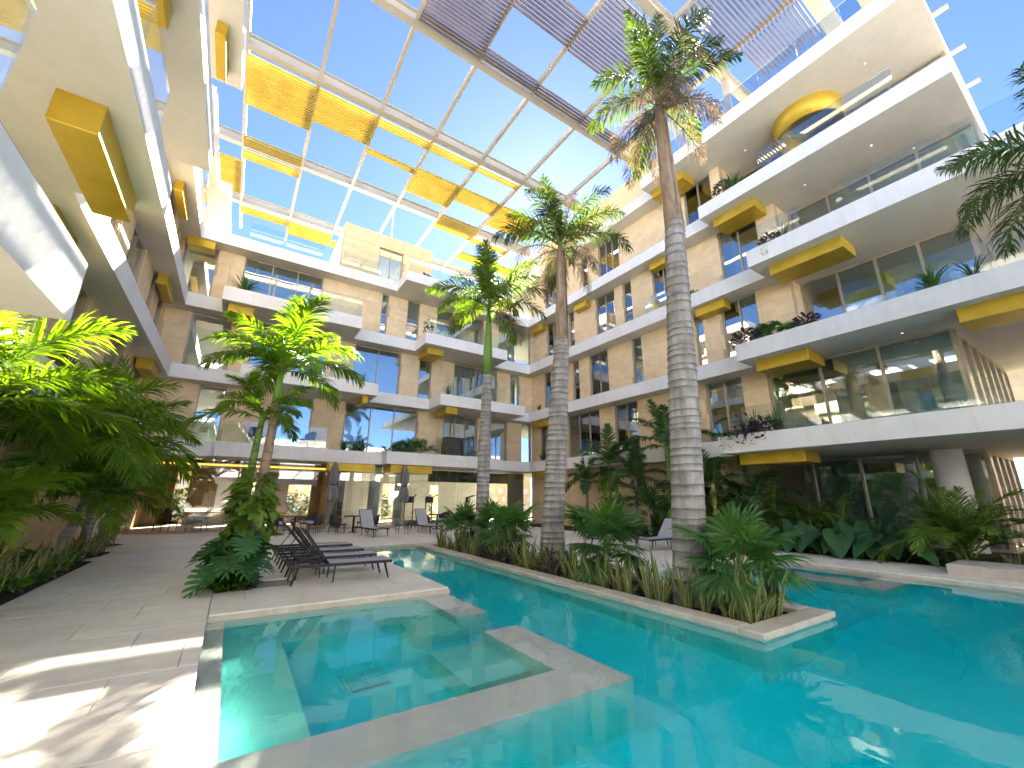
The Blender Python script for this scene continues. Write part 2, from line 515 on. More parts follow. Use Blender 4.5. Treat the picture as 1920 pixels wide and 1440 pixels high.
# small fittings on the spa walls
def fitting(name, loc, rot, label, r=0.045):
    t = MB()
    t.lathe([(r, 0), (r, 0.012), (r*0.8, 0.02), (r*0.45, 0.02), (r*0.42, 0.005)], 20)
    return tag(part(name, t, 'white', None, True, loc=loc, rot=rot), label, 'pool jet', 'pool jets')
fitting('pool_jet', (3.08, 4.75, -0.30), (0, -math.pi/2, 0), 'round white water jet in spa wall facing the bench corner')
fitting('pool_jet', (3.0, 7.58, -0.30), (math.pi/2, 0, 0), 'round white jet under the peninsula edge, right end')
fitting('pool_jet', (1.75, 7.58, -0.30), (math.pi/2, 0, 0), 'round white jet under the peninsula edge, middle one')
fitting('pool_jet', (0.20, 4.75, -0.30), (0, math.pi/2, 0), 'round white jet low in the left spa wall near the camera', 0.055)
fitting('pool_light', (1.69, 3.29, -0.48), (math.pi/2, 0, 0), 'round white underwater light on the outer spa wall', 0.10)['category'] = 'pool light'
g = thing('floor_drain', 'white square drain grate on the spa floor', 'drain', (1.60, 5.40, -0.949), 0.03)
t = MB(); t.bbox(-0.24, 0.24, -0.25, 0.25, 0, 0.02, 0.006); part('plate', t, 'white', g)
for i in range(2):
    for j in range(2):
        t = MB(); t.bbox(-0.20+i*0.205, -0.005+i*0.205, -0.16+j*0.19, 0.02+j*0.19, 0.02, 0.034, 0.004); part('cover_panel', t, 'white', g)
t = MB()
for i in range(20):
    t.box(-0.20+i*0.0205, -0.192+i*0.0205, -0.225, -0.175, 0.0205, 0.023)
part('slot_row', t, 'black', g)

# paved decks: a base slab and one object per paver
def paved(name, x0, x1, y0, y1, px, py, along='x', edge=None, skip=None):
    b = MB(); b.box(x0+0.003, x1-0.003, y0+0.003, y1-0.003, -1.6, -0.032)
    base = struct(name, b, 'grout')
    if along == 'x':
        rows = max(1, round((y1-y0)/py)); h = (y1-y0)/rows
        for r_ in range(rows):
            x = x0 - (px*0.5 if r_ % 2 else 0) - (0.13*px if r_ % 3 == 1 else 0)
            while x < x1-0.02:
                a, c = max(x, x0), min(x+px, x1)
                x += px
                if c-a < 0.05: continue
                cx, cy = (a+c)/2, y0+(r_+0.5)*h
                if skip and skip(cx, cy): continue
                obj('paver', unit_box('paver', c-a-0.006, h-0.006, 0.03, 'paver', 0.004), base, (cx, cy, -0.017+R.uniform(-0.0008, 0.0008)))
    return base
paved('deck', -2.6, 0.0, -2.4, 15.2, 1.30, 0.80)
paved('peninsula_deck', 0.004, 3.65, 7.66, 15.2, 1.25, 0.80, skip=lambda x, y: -0.1 < x < 0.65 and 9.2 < y < 11.0)
paved('back_deck', -3.4, 16.6, 15.204, 23.4, 1.45, 1.02)
paved('side_deck', 7.9, 13.15, 7.05, 15.2, 1.3, 0.9)
paved('pool_walk', 13.155, 15.45, -6.0, 15.2, 1.15, 1.0)

def coping(parent, x0, x1, y0, y1, n, axis):
    for i in range(n):
        if axis == 'x':
            L = (x1-x0)/n; o = obj('coping_stone', unit_box('coping_stone', L-0.004, y1-y0, 0.075, 'coping', 0.016), parent, (x0+(i+0.5)*L, (y0+y1)/2, -0.038))
        else:
            L = (y1-y0)/n; o = obj('coping_stone', unit_box('coping_stone', x1-x0, L-0.004, 0.075, 'coping', 0.016), parent, ((x0+x1)/2, y0+(i+0.5)*L, -0.038))

# visible front edge of the peninsula and of the back deck (buff stone band above the water)
edge = thing('pool_edging', 'buff stone band edging the lounger peninsula and pool', 'edging')
t = MB(); t.box(0.0, 3.672, 7.645, 7.6585, -0.55, -0.034); part('band', t, 'coping', edge)
t = MB(); t.box(3.652, 3.672, 7.66, 15.2, -0.9, -0.034); part('band', t, 'coping', edge)
t = MB(); t.box(3.652, 7.9, 15.18, 15.2, -0.9, -0.034); part('band', t, 'coping', edge)
t = MB(); t.box(13.135, 13.152, -6, 15.2, -0.9, -0.034); part('band', t, 'coping', edge)
t = MB(); t.box(7.9, 13.135, 7.03, 7.048, -0.9, -0.034); part('band', t, 'coping', edge)

# planter island
pl = thing('planter', 'long stone planter island with palms between two pool channels', 'planter')
PX0, PX1, PY0, PY1 = 5.78, 7.86, 3.08, 14.95
t = MB()
for (a, b_, c, d) in ((PX0+0.05, PX0+0.26, PY0+0.05, PY1-0.05), (PX1-0.26, PX1-0.05, PY0+0.05, PY1-0.05), (PX0+0.262, PX1-0.262, PY0+0.05, PY0+0.26), (PX0+0.262, PX1-0.262, PY1-0.26, PY1-0.05)):
    t.box(a, b_, c, d, -1.6, -0.08)
part('wall', t, 'plaster', pl)
coping(pl, PX0, PX0+0.34, PY0+0.34, PY1-0.34, 9, 'y')
coping(pl, PX1-0.34, PX1, PY0+0.34, PY1-0.34, 9, 'y')
coping(pl, PX0, PX1, PY0, PY0+0.338, 2, 'x')
coping(pl, PX0, PX1, PY1-0.338, PY1, 2, 'x')
t = MB()
N = 24
sx, sy = (PX1-PX0-0.5)/6, (PY1-PY0-0.5)/N
for j in range(N+1):
    for i in range(7):
        t.v.append((PX0+0.25+i*sx, PY0+0.25+j*sy, -0.16+R.uniform(-0.03, 0.05)))
for j in range(N):
    for i in range(6):
        a = j*7+i; t.face(a, a+1, a+8, a+7)
part('soil', t, 'soil', pl, True)

# low stone bench block at the right pool edge
lb = thing('stone_block', 'low pink stone plinth at the right pool edge', 'plinth')
t = MB(); t.bbox(14.0, 15.4, -2.0, 3.1, 0.0, 0.22, 0.02); part('top', t, 'coping', lb)

# garden soil beds
def bed(name, x0, x1, y0, y1, z=0.02):
    t = MB(); nx, ny = max(2, int((x1-x0)/0.5)), max(2, int((y1-y0)/0.5))
    for j in range(ny+1):
        for i in range(nx+1):
            t.v.append((x0+(x1-x0)*i/nx, y0+(y1-y0)*j/ny, z+R.uniform(-0.02, 0.05)-(0.05 if i in (0, nx) else 0)))
    for j in range(ny):
        for i in range(nx):
            a = j*(nx+1)+i; t.face(a, a+1, a+nx+2, a+nx+1)
    struct(name, t, 'soil', None, True)
bed('garden_soil', -8.0, -2.60, -4, 19.5)
bed('garden_soil', 15.45, 21.2, -6, 15.1)
bed('garden_soil', 14.8, 17.4, 15.3, 22.5)
bed('garden_soil', 0.0, 0.66, 9.2, 11.0, 0.0)

# ------------------------------------------------------------------ building wings
def wallbox(mb, ax, plane, s, d0, d1, a0, a1, z0, z1):
    """box whose outward face lies at plane + s*d0 ... d1 measured inward (positive = into the building)"""
    p, q = plane-s*d0, plane-s*d1
    lo, hi = min(p, q), max(p, q)
    if ax == 'x':
        mb.box(lo, hi, a0, a1, z0, z1)
    else:
        mb.box(a0, a1, lo, hi, z0, z1)

def tiled_wall(parent, ax, plane, s, a0, a1, z0, z1, tl=1.25, th=0.72, d=0.30):
    if a1-a0 < 0.04: return
    t = MB(); wallbox(t, ax, plane, s, 0.022, d, a0+0.001, a1-0.001, z0, z1)
    wall = part('stone_wall', t, 'backing', parent)
    rows = max(1, round((z1-z0)/th)); h = (z1-z0)/rows
    for r_ in range(rows):
        off = (0.5 if r_ % 2 else 0.0)+R.uniform(-0.12, 0.12)
        x = a0-off*tl
        while x < a1-0.01:
            p, q = max(x, a0), min(x+tl, a1)
            x += tl
            if q-p < 0.03: continue
            L = round(q-p-0.007, 2)
            if ax == 'x':
                me = unit_box('tile', 0.028, L, round(h-0.007, 3), 'stone'); loc = (plane-s*(0.012+R.uniform(-0.002, 0.003)), (p+q)/2, z0+(r_+0.5)*h)
            else:
                me = unit_box('tile', L, 0.028, round(h-0.007, 3), 'stone'); loc = ((p+q)/2, plane-s*(0.012+R.uniform(-0.002, 0.003)), z0+(r_+0.5)*h)
            obj('tile', me, wall, loc)
    return wall

def curtain_mesh(ax, plane, a0, a1, z0, z1):
    t = MB(); n = max(8, int((a1-a0)/0.06))
    for i in range(n+1):
        a = a0+(a1-a0)*i/n
        d = 0.035*math.sin(i*1.35)+0.012*math.sin(i*0.5+1)
        for z in (z0, z1):
            t.v.append((plane+d, a, z) if ax == 'x' else (a, plane+d, z))
    for i in range(n):
        t.face(2*i, 2*i+2, 2*i+3, 2*i+1)
    return t

def window(parent, ax, plane, s, a0, a1, z0, z1, n=2, transom=None, curtain=None, setb=0.13, glass='glass', fw=0.06):
    t = MB()
    def fr(x0, x1, y0, y1, d0=setb-0.03, d1=setb+0.07):
        wallbox(t, ax, plane, s, d0, d1, x0, x1, y0, y1)
    fr(a0, a0+fw, z0, z1); fr(a1-fw, a1, z0, z1)
    fr(a0+fw, a1-fw, z1-fw, z1-0.002); fr(a0+fw, a1-fw, z0, z0+fw)
    wpane = (a1-a0-2*fw)/n
    for i in range(1, n):
        c = a0+fw+i*wpane; fr(c-fw*0.5, c+fw*0.5, z0+fw, z1-fw, setb-0.034, setb+0.066)
    if transom:
        zt = z0+(z1-z0)*transom
        fr(a0+fw, a1-fw, zt-0.035, zt+0.035, setb-0.026, setb+0.06)
    o = part('window', t, 'frame', parent)
    for i in range(n):
        p, q = a0+fw+i*wpane, a0+fw+(i+1)*wpane
        zz = [(z0+fw, z1-fw)] if not transom else [(z0+fw, zt-0.035), (zt+0.035, z1-fw)]
        for (za, zb) in zz:
            g_ = MB(); wallbox(g_, ax, plane, s, setb+0.015, setb+0.027, p+0.008, q-0.008, za-0.01, zb+0.01)
            part('pane', g_, glass, o)
    if transom and n == 1:
        g_ = MB(); wallbox(g_, ax, plane, s, setb+0.075, setb+0.085, a0+fw, a1-fw, z0+fw, z1-fw); part('blind', g_, 'blind', o)
    if curtain:
        part('curtain', curtain_mesh(ax, plane-s*(setb+0.28), a0+0.05, a0+(a1-a0)*curtain, z0+0.02, z1-0.06), 'curtain', o, True)
    return o

def facade(parent, ax, plane, s, a0, a1, z0, z1, wins):
    """stone piers between full-height windows; wins = (from, to, panes, transom, curtain)"""
    c = a0
    for wv in sorted(wins):
        tiled_wall(parent, ax, plane, s, c, wv[0], z0, z1)
        window(parent, ax, plane, s, wv[0], wv[1], z0, z1, wv[2], wv[3] if len(wv) > 3 else None, wv[4] if len(wv) > 4 else None)
        c = wv[1]
    tiled_wall(parent, ax, plane, s, c, a1, z0, z1)

def slab(parent, poly, lv, mat='stucco'):
    z0, z1 = LV[lv]
    t = MB(); t.prism(poly, z0+0.012, z1)
    o = part('floor_slab', t, mat, parent)
    # soffit sheet, inset to leave a drip line
    cx = sum(p[0] for p in poly)/len(poly); cy = sum(p[1] for p in poly)/len(poly)
    t = MB(); t.prism(poly, z0, z0+0.0115)
    part('soffit', t, 'soffit', o)
    t = MB(); t.prism(poly, z1+0.001, z1+0.005)
    part('floor_finish', t, 'balcony_floor', o)
    return o

def gbox(parent, x0, x1, y0, y1, ztop, h=0.42):
    t = MB(); t.bbox(x0, x1, y0, y1, -h, 0.0, 0.012)
    # chamfered edges downward: flip so that the bevel faces down
    t.v = [(x, y, -h-z) for x, y, z in t.v]
    t.f = [tuple(reversed(f)) for f in t.f]
    return part('gold_box', t, 'gold', parent, loc=(0, 0, ztop-0.001))

def rail(parent, x0, y0, x1, y1, z, h=1.02, n=None):
    L = math.hypot(x1-x0, y1-y0); n = n or max(1, round(L/1.6))
    a = math.atan2(y1-y0, x1-x0)
    for i in range(n):
        m = (i+0.5)/n
        obj('railing_panel', unit_box('railing_panel', round(L/n-0.015, 3), 0.016, h, 'rail'), parent, (x0+(x1-x0)*m, y0+(y1-y0)*m, z+h/2), (0, 0, a))

def downlight(parent, x, y, z):
    t = MB(); t.lathe([(0.035, -0.008), (0.035, -0.001), (0.03, -0.0005)], 12)
    part('downlight', t, 'downlight', parent, loc=(x, y, z))

FLR = [(LV[i][1], LV[i+1][0]) for i in range(4)]      # clear heights of floors 1..4

# ---- right wing
rw = thing('apartment_wing', 'right wing with long white curved-edge balconies and gold boxes', 'building')
far = 30.0
slab(rw, [(26, -6), (26, far), (XRF, far), (XRF, 9.05), (XRP+0.05, 9.05), (XRP+0.05, -6)], 0)
slab(rw, [(26, -6), (26, far), (XRF, far), (XRF, 7.84), (XRP-0.1, 7.84), (XRP-0.1, -6)], 1)
slab(rw, [(26, -6), (26, far), (XRF, far), (XRF, 6.86), (XRP-0.22, 6.86), (XRP-0.22, -6)], 2)
slab(rw, [(26, 0.7), (26, far), (XRF, far), (XRF, 8.83), (XRP+0.33, 8.83), (XRP+0.33, 0.7)], 3)
slab(rw, [(26, 0.78), (26, far), (XRF, far), (XRF, 11.6), (XRP+0.1, 11.6), (XRP+0.1, 0.78)], 4)
facade(rw, 'x', XR, -1, 7.80, 24.0, *FLR[0], [(8.81, 10.46, 2), (14.39, 16.05, 2), (17.21, 20.03, 3), (21.40, 23.0, 2, None, 0.6)])
facade(rw, 'x', XR, -1, 6.38, 24.0, *FLR[1], [(7.72, 9.28, 2), (10.20, 10.62, 1, 0.4), (13.81, 14.50, 1, 0.4), (16.31, 17.87, 2), (18.81, 19.42, 1, 0.4), (21.70, 22.46, 1)])
facade(rw, 'x', XR, -1, 6.46, 24.0, *FLR[2], [(7.23, 8.96, 2), (11.46, 12.78, 2), (14.23, 14.85, 1, 0.33), (15.51, 17.08, 2), (19.12, 19.66, 1, 0.33), (20.70, 22.08, 2)])
facade(rw, 'x', XR, -1, 8.45, 24.0, *FLR[3], [(8.95, 10.41, 2), (14.96, 16.66, 3), (17.67, 18.23, 1, 0.35), (20.6, 22.2, 2)])
tiled_wall(rw, 'x', XR, -1, 11.7, 22.5, LV[4][1], 20.42)
t = MB(); t.box(XR+0.03, XR+0.3, 22.5, 30, LV[4][1], 20.42); part('shade_parapet', t, 'stucco', rw)  # parapet run added to cast the shade edge beside the deck sun patch
tiled_wall(rw, 'x', XR, -1, 10.0, 24.0, 0.0, LV[0][0])
# stone returns and recessed glass behind the deep balconies
tiled_wall(rw, 'y', 6.38, -1, XR+0.30, 18.40, *FLR[1], d=0.25)
tiled_wall(rw, 'y', 6.46, -1, XR+0.30, 18.80, *FLR[2], d=0.25)
tiled_wall(rw, 'y', 8.45, -1, XR+0.30, 19.10, *FLR[3], d=0.25)
window(rw, 'x', 17.55, -1, 2.42, 7.80, *FLR[0], 3, setb=0.05, fw=0.085, curtain=0.28)
window(rw, 'x', 18.40, -1, 1.50, 6.36, *FLR[1], 4, setb=0.0, fw=0.085)
window(rw, 'x', 18.80, -1, 0.75, 6.44, *FLR[2], 4, setb=0.0, fw=0.085, curtain=0.3)
window(rw, 'x', 19.10, -1, 0.85, 8.42, *FLR[3], 5, setb=0.0, fw=0.085, curtain=0.5)
window(rw, 'x', 21.2, -1, 2.98, 10.0, 0.02, LV[0][0]-0.002, 4, setb=0.0, fw=0.09, curtain=0.75)
window(rw, 'y', 2.42, -1, 17.70, 25.5, *FLR[0], 6, setb=0.0, fw=0.13)
window(rw, 'y', 1.50, -1, 18.50, 25.5, *FLR[1], 5, setb=0.0, fw=0.13)
window(rw, 'y', 2.98, -1, 21.30, 25.8, 0.02, LV[0][0]-0.002, 4, setb=0.0, fw=0.13)
t = MB(); t.lathe([(0.42, 0.0), (0.42, LV[0][0]-0.003)], 28); part('column', t, 'stucco', rw, True, loc=(20.1, 3.75, 0))
# rooms
t = MB()
for (z0, z1) in FLR:
    t.box(20.7, 20.9, 2.5, 24, z0, z1)
t.box(23.2, 23.4, 3.1, 24, 0, 3.3)
part('interior_wall', t, 'room', rw)
t = MB()
for k, (z0, z1) in enumerate(FLR):
    for y in (8.6, 11.0, 13.4, 17.2, 20.3):
        t.box(18.2, 20.7, y, y+0.15, z0, z1)
part('partition', t, 'room', rw)
t = MB()
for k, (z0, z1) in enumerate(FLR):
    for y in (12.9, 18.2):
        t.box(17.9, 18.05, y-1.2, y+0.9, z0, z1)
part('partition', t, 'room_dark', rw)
for (x0, x1, y, z0, z1) in ((20.95, 25.7, 3.3, *FLR[0]), (20.95, 25.7, 2.4, *FLR[1]), (23.45, 25.9, 3.7, 0.0, LV[0][0])):
    t = MB(); t.box(x0, x1, y, y+0.15, z0, z1); part('interior_wall', t, 'room', rw)
for (z0, z1) in ((0.0, LV[0][0]), FLR[0], FLR[1]):
    tiled_wall(rw, 'x', 25.6, -1, -5.9, 1.3, z0, z1, 1.2, 0.7)
# gold boxes (x0, x1, y0, y1, soffit)
for (x0, x1, y0, y1, lv) in ((16.15, 17.3, 6.4, 8.65, 0), (15.95, 17.25, 5.68, 7.43, 1), (15.80, 16.95, 4.05, 6.36, 2), (16.35, 17.42, 6.72, 8.5, 3),
                             (16.22, 17.28, 9.6, 11.42, 4), (16.85, 17.40, 8.78, 10.16, 2), (15.85, 17.0, 0.0, 2.02, 1), (16.95, 17.42, 17.45, 18.58, 3),
                             (16.95, 17.42, 11.47, 12.52, 3), (16.95, 17.42, 22.0, 23.4, 3), (16.85, 17.40, 21.5, 22.95, 1), (16.85, 17.40, 21.3, 22.9, 0)):
    gbox(rw, x0, x1, y0, y1, LV[lv][0])
# gold drum under the roof slab
t = MB(); S = 48
for i in range(S):
    w0 = 2*math.pi*i/S
    for (r_, z) in ((1.22, 0), (1.22, -0.85), (1.12, -0.85), (1.12, 0)):
        t.v.append((r_*math.cos(w0), r_*math.sin(w0), z))
for i in range(S):
    j = (i+1) % S
    for k in range(3):
        t.face(4*i+k, 4*i+k+1, 4*j+k+1, 4*j+k)
part('gold_drum', t, 'gold', rw, True, loc=(18.05, 4.85, LV[4][0]-0.001))
# glass railings
rail(rw, XRP+0.55, 6.2, XRP+0.55, 1.9, LV[3][1], n=3)
rail(rw, XRP+0.00, 3.9, XRP+0.00, -1.0, LV[2][1], n=3)
rail(rw, XRP+0.00, 6.4, XRP+0.00, 5.0, LV[2][1], n=1)
rail(rw, XRP+0.10, 4.3, XRP+0.10, -2.0, LV[1][1], n=4)
rail(rw, XRP+0.15, 8.4, XRP+0.15, -2.0, LV[0][1], n=6)
rail(rw, XRP+0.25, 11.3, XRP+0.25, 1.2, LV[4][1], n=7)
rail(rw, XRF+0.12, 12.8, XRF+0.12, 11.4, LV[2][1]-0.0, 0.9, 1)
for (x, y, lv) in ((17.2, 3.0, 3), (17.4, 5.2, 3), (18.6, 2.2, 3), (17.3, 2.6, 4), (17.6, 7.2, 4), (18.8, 3.4, 4), (16.9, 3.4, 1)):
    downlight(rw, x, y, LV[lv][0])

# ---- centre wing
cw = thing('apartment_wing', 'centre wing with stone walls, stepped white balconies and penthouse', 'building')
b1 = XRF-0.001
slab(cw, [(XLF, 31), (XLF, YCF), (-0.9, YCF), (-0.9, YCF-0.42), (3.78, YCF-0.42), (3.78, YCF), (6.66, YCF), (6.66, 22.22), (12.1, 22.22), (12.1, 22.7), (14.2, 22.7), (14.2, YCF), (b1, YCF), (b1, 31)], 0)
slab(cw, [(XLF, 31), (XLF, YCF), (-0.45, YCF), (-0.45, YCP), (5.67, YCP), (5.67, YCF), (9.2, YCF), (9.2, YCP), (15.1, YCP), (15.1, YCF), (b1, YCF), (b1, 31)], 1)
slab(cw, [(XLF, 31), (XLF, YCF), (-1.66, YCF), (-1.66, YCP), (4.49, YCP), (4.49, YCF), (8.1, YCF), (8.1, YCP), (13.7, YCP), (13.7, YCF), (b1, YCF), (b1, 31)], 2)
slab(cw, [(XLF, 31), (XLF, YCF), (6.68, YCF), (6.68, YCP), (12.6, YCP), (12.6, YCF), (b1, YCF), (b1, 31)], 3)
facade(cw, 'y', YC, -1, XL, XR, *FLR[0], [(-1.98, -0.9, 1), (1.14, 3.0, 2), (4.63, 8.87, 3), (10.58, 12.99, 3, None, 0.95), (14.06, 15.31, 1), (16.57, 17.37, 1)])
facade(cw, 'y', YC, -1, XL, XR, *FLR[1], [(-2.87, -1.2, 1), (-0.26, 3.32, 3), (4.81, 7.54, 2), (8.74, 9.56, 1), (11.15, 14.45, 2, None, 0.97), (15.58, 16.33, 1, None, 0.9)])
facade(cw, 'y', YC, -1, XL, XR, *FLR[2], [(-3.74, -2.36, 1), (-1.2, 2.64, 3), (6.05, 6.46, 1, 0.55), (7.69, 8.5, 1, 0.45), (9.73, 13.3, 2), (14.52, 17.38, 2)])
# penthouse box on the roof terrace
facade(cw, 'y', 24.05, -1, 3.42, 9.12, LV[3][1], 17.0, [(5.59, 7.14, 2)])
tiled_wall(cw, 'y', 24.05, -1, 3.42, 9.12, 17.002, 17.95)
t = MB(); t.box(3.40, 3.72, 24.36, 30, LV[3][1], 17.95); t.box(8.8, 9.12, 24.36, 30, LV[3][1], 17.95); t.box(3.73, 8.79, 24.36, 30, 17.6, 17.93)
part('penthouse_wall', t, 'stucco', cw)
t = MB(); t.tube([(6.6, 25.5, 17.9), (6.6, 25.5, 21.6)], [0.035, 0.012], 8); part('antenna_mast', t, 'white', cw)
t = MB(); t.box(10.2, 16.4, 27.0, 27.3, LV[3][1], 16.6); t.box(11.0, 17.0, 25.4, 27.0, 16.6, 16.85); part('terrace_wall', t, 'stone', cw)
# rooms behind the windows
t = MB()
for (z0, z1) in FLR[:3]:
    t.box(-3.6, 17.3, 26.3, 26.5, z0, z1)
part('interior_wall', t, 'room', cw)
t = MB()
for (z0, z1) in FLR[:3]:
    for x in (-0.7, 4.0, 9.0, 13.7):
        t.box(x, x+0.15, 25.0, 26.3, z0, z1)
part('partition', t, 'room', cw)
for (x0, x1, y0, y1, lv, h) in ((-1.40, -0.38, 21.85, 23.2, 2, 0.42), (-3.6, -2.5, 23.3, 23.98, 3, 0.42), (8.45, 9.45, 21.98, 23.5, 2, 0.42), (9.70, 10.45, 21.75, 23.4, 1, 0.40), (5.0, 5.3, 21.85, 23.2, 1, 0.38),
                             (4.0, 6.38, 23.30, 23.9, 0, 0.42), (7.0, 9.40, 22.55, 23.9, 0, 0.42)):
    gbox(cw, x0, x1, y0, y1, LV[lv][0], h)
rail(cw, -1.6, YCP+0.06, -1.6, YCF, LV[2][1], n=1)
rail(cw, 1.0, YCP+0.06, 4.43, YCP+0.06, LV[2][1], n=2)
rail(cw, 4.43, YCP+0.1, 4.43, YCF, LV[2][1], n=1)
rail(cw, 9.5, YCP+0.06, 13.6, YCP+0.06, LV[1][1], n=3)
rail(cw, 3.2, YCP+0.06, 5.6, YCP+0.06, LV[1][1], n=2)
rail(cw, -2.9, YCF+0.06, 3.7, YCF-0.3, LV[0][1], n=4)
rail(cw, 9.4, 22.3, 14.1, 22.8, LV[0][1], n=4)
rail(cw, -1.2, YCF+0.1, 2.4, YCF+0.1, LV[3][1], n=3)
rail(cw, 3.4, YCF+0.1, 5.6, YCF+0.1, LV[3][1], n=2)
rail(cw, 6.8, YCP+0.1, 12.4, YCP+0.1, LV[3][1], n=4)
rail(cw, 8.2, YCP+0.06, 13.6, YCP+0.06, LV[2][1], n=4)
for x in (9.6, 11.0, 12.3):
    downlight(cw, x, 22.3, LV[2][0])
for x in (0.4, 2.6, 10.4):
    downlight(cw, x, 23.0, LV[0][0])
# shadow groove along the ground-floor fascia
for (x0, x1, y) in ((-0.92, 3.80, YCF-0.42), (6.64, 12.12, 22.22)):
    t = MB(); t.box(x0, x1, y-0.02, y+0.001, LV[0][0]+0.42, LV[0][1]+0.01); part('fascia_cap', t, 'stucco', cw)

# ground-floor lobby behind frameless glass
x = -3.5
while x < 17.2:
    obj('glass_panel', unit_box('glass_panel', 1.36, 0.014, LV[0][0]-0.02, 'lobby_glass'), cw, (x+0.69, 24.02, (LV[0][0])/2))
    x += 1.38
t = MB(); t.box(-4, 17.4, 24.1, 31, -0.1, 0.002); part('lobby_floor', t, 'paver', cw)
def opening_wall(parent, y, x0, x1, z1, holes, mat):
    t = MB(); c = x0
    for (a, b, s0, s1) in holes:
        t.box(c, a, y, y+0.2, 0.003, z1)
        if s0 > 0.01: t.box(a, b, y, y+0.2, 0.003, s0)
        t.box(a, b, y, y+0.2, s1, z1)
        c = b
    t.box(c, x1, y, y+0.2, 0.003, z1)
    part('lobby_wall', t, mat, parent)
opening_wall(cw, 30.0, -4, 5.2, LV[0][0], [(-2.6, -2.0, 0.0, 2.9), (0.6, 1.5, 0.5, 2.6), (3.0, 4.3, 0.5, 2.3)], 'wood')
opening_wall(cw, 30.0, 5.2, 17.3, LV[0][0], [(8.9, 9.9, 0.0, 2.5), (12.4, 13.1, 0.0, 2.5)], 'room')
t = MB(); t.box(4.9, 5.2, 24.6, 30, 0.003, LV[0][0]); part('lobby_partition', t, 'wood', cw)
t = MB(); t.box(-3.99, -3.8, 24.2, 30, 0.003, LV[0][0]); part('lobby_partition', t, 'wood', cw)
t = MB(); t.box(6.6, 7.1, 24.5, 25.0, 0.003, 3.3); t.box(4.4, 4.75, 24.5, 24.85, 0.003, 3.3); t.box(8.1, 8.5, 24.6, 25.0, 0.003, 3.3); part('lobby_column', t, 'room', cw)
t = MB(); t.box(10.3, 17.3, 25.2, 25.35, 2.55, 3.25); t.box(16.0, 17.3, 24.8, 24.9, 0.003, 3.25); part('lobby_beam', t, 'room_dark', cw)
t = MB(); t.box(-3.7, 4.3, 25.3, 25.36, 3.02, 3.10); part('led_strip', t, 'led', cw)
t = MB(); t.box(-3.78, 4.8, 25.0, 29.8, 3.12, 3.2); part('ceiling_panel', t, 'wood', cw)

# ---- left wing
lw = thing('apartment_wing', 'left wing overhead with projecting white balconies and gold boxes', 'building')
slab(lw, [(-12, -6), (-12, 31), (XLF-0.002, 31), (XLF-0.002, 5.74), (-1.63, 5.74), (-1.63, -6)], 0)
slab(lw, [(-12, -6), (-12, 31), (XLF-0.002, 31), (XLF-0.002, 9.31), (-1.85, 9.31), (-1.85, -6)], 1)
slab(lw, [(-12, -6), (-12, 31), (XLF-0.002, 31), (XLF-0.002, 12.52), (-1.82, 12.52), (-1.82, -6)], 2)
slab(lw, [(-12, -6), (-12, 31), (XLF-0.002, 31), (XLF-0.002, 13.1), (-1.63, 13.1), (-1.63, -6)], 3)
slab(lw, [(-12, 17.9), (-12, 31), (-2.5, 31), (-2.5, 24.2), (-3.02, 24.2), (-3.02, 17.9)], 4)
facade(lw, 'x', XL, 1, 6.0, 24.0, *FLR[0], [(8.0, 10.0, 2), (12.6, 14.6, 2), (17.0, 19.0, 2), (21.2, 22.4, 2)])
facade(lw, 'x', XL, 1, 9.4, 24.0, *FLR[1], [(10.6, 12.6, 2), (14.2, 15.0, 1), (16.4, 18.4, 2), (20.2, 21.0, 1), (22.2, 23.2, 2)])
facade(lw, 'x', XL, 1, 12.6, 24.0, *FLR[2], [(13.4, 15.4, 2), (17.2, 18.0, 1), (19.6, 21.2, 2), (22.3, 23.0, 1)])
tiled_wall(lw, 'x', XL+0.35, 1, 18.2, 27.0, LV[3][1], LV[4][0])
tiled_wall(lw, 'x', XL, 1, 2.0, 24.0, 0.0, LV[0][0], d=0.2)
window(lw, 'x', -5.0, 1, -2.0, 5.9, *FLR[0], 5, setb=0.0, fw=0.085)
window(lw, 'x', -5.0, 1, 0.0, 9.2, *FLR[1], 5, setb=0.0, fw=0.085)
window(lw, 'x', -5.0, 1, 3.0, 12.4, *FLR[2], 5, setb=0.0, fw=0.085)
t = MB()
for (z0, z1) in FLR[:3]:
    t.box(-9.2, -9.0, -6, 24, z0, z1)
part('interior_wall', t, 'room', lw)
for (x0, x1, y0, y1, lv, h) in ((-2.70, -2.20, 6.76, 8.98, 1, 0.48), (-2.66, -2.24, 6.6, 8.15, 2, 0.42), (-2.20, -1.96, 11.08, 12.6, 3, 0.42), (-3.75, -3.45, 19.0, 21.2, 3, 0.45),
                                (-3.75, -3.42, 20.2, 22.3, 2, 0.45), (-3.78, -3.3, 20.5, 22.5, 1, 0.42), (-3.8, -3.45, 10.0, 11.3, 1, 0.4)):
    gbox(lw, x0, x1, y0, y1, LV[lv][0], h)
rail(lw, -1.72, 3.75, -1.72, -2.0, LV[0][1], 1.05, 4)
rail(lw, -1.95, 8.0, -1.95, 0.0, LV[1][1], 1.0, 5)
rail(lw, -3.0, 22.0, -3.0, 14.0, LV[3][1], 1.0, 5)

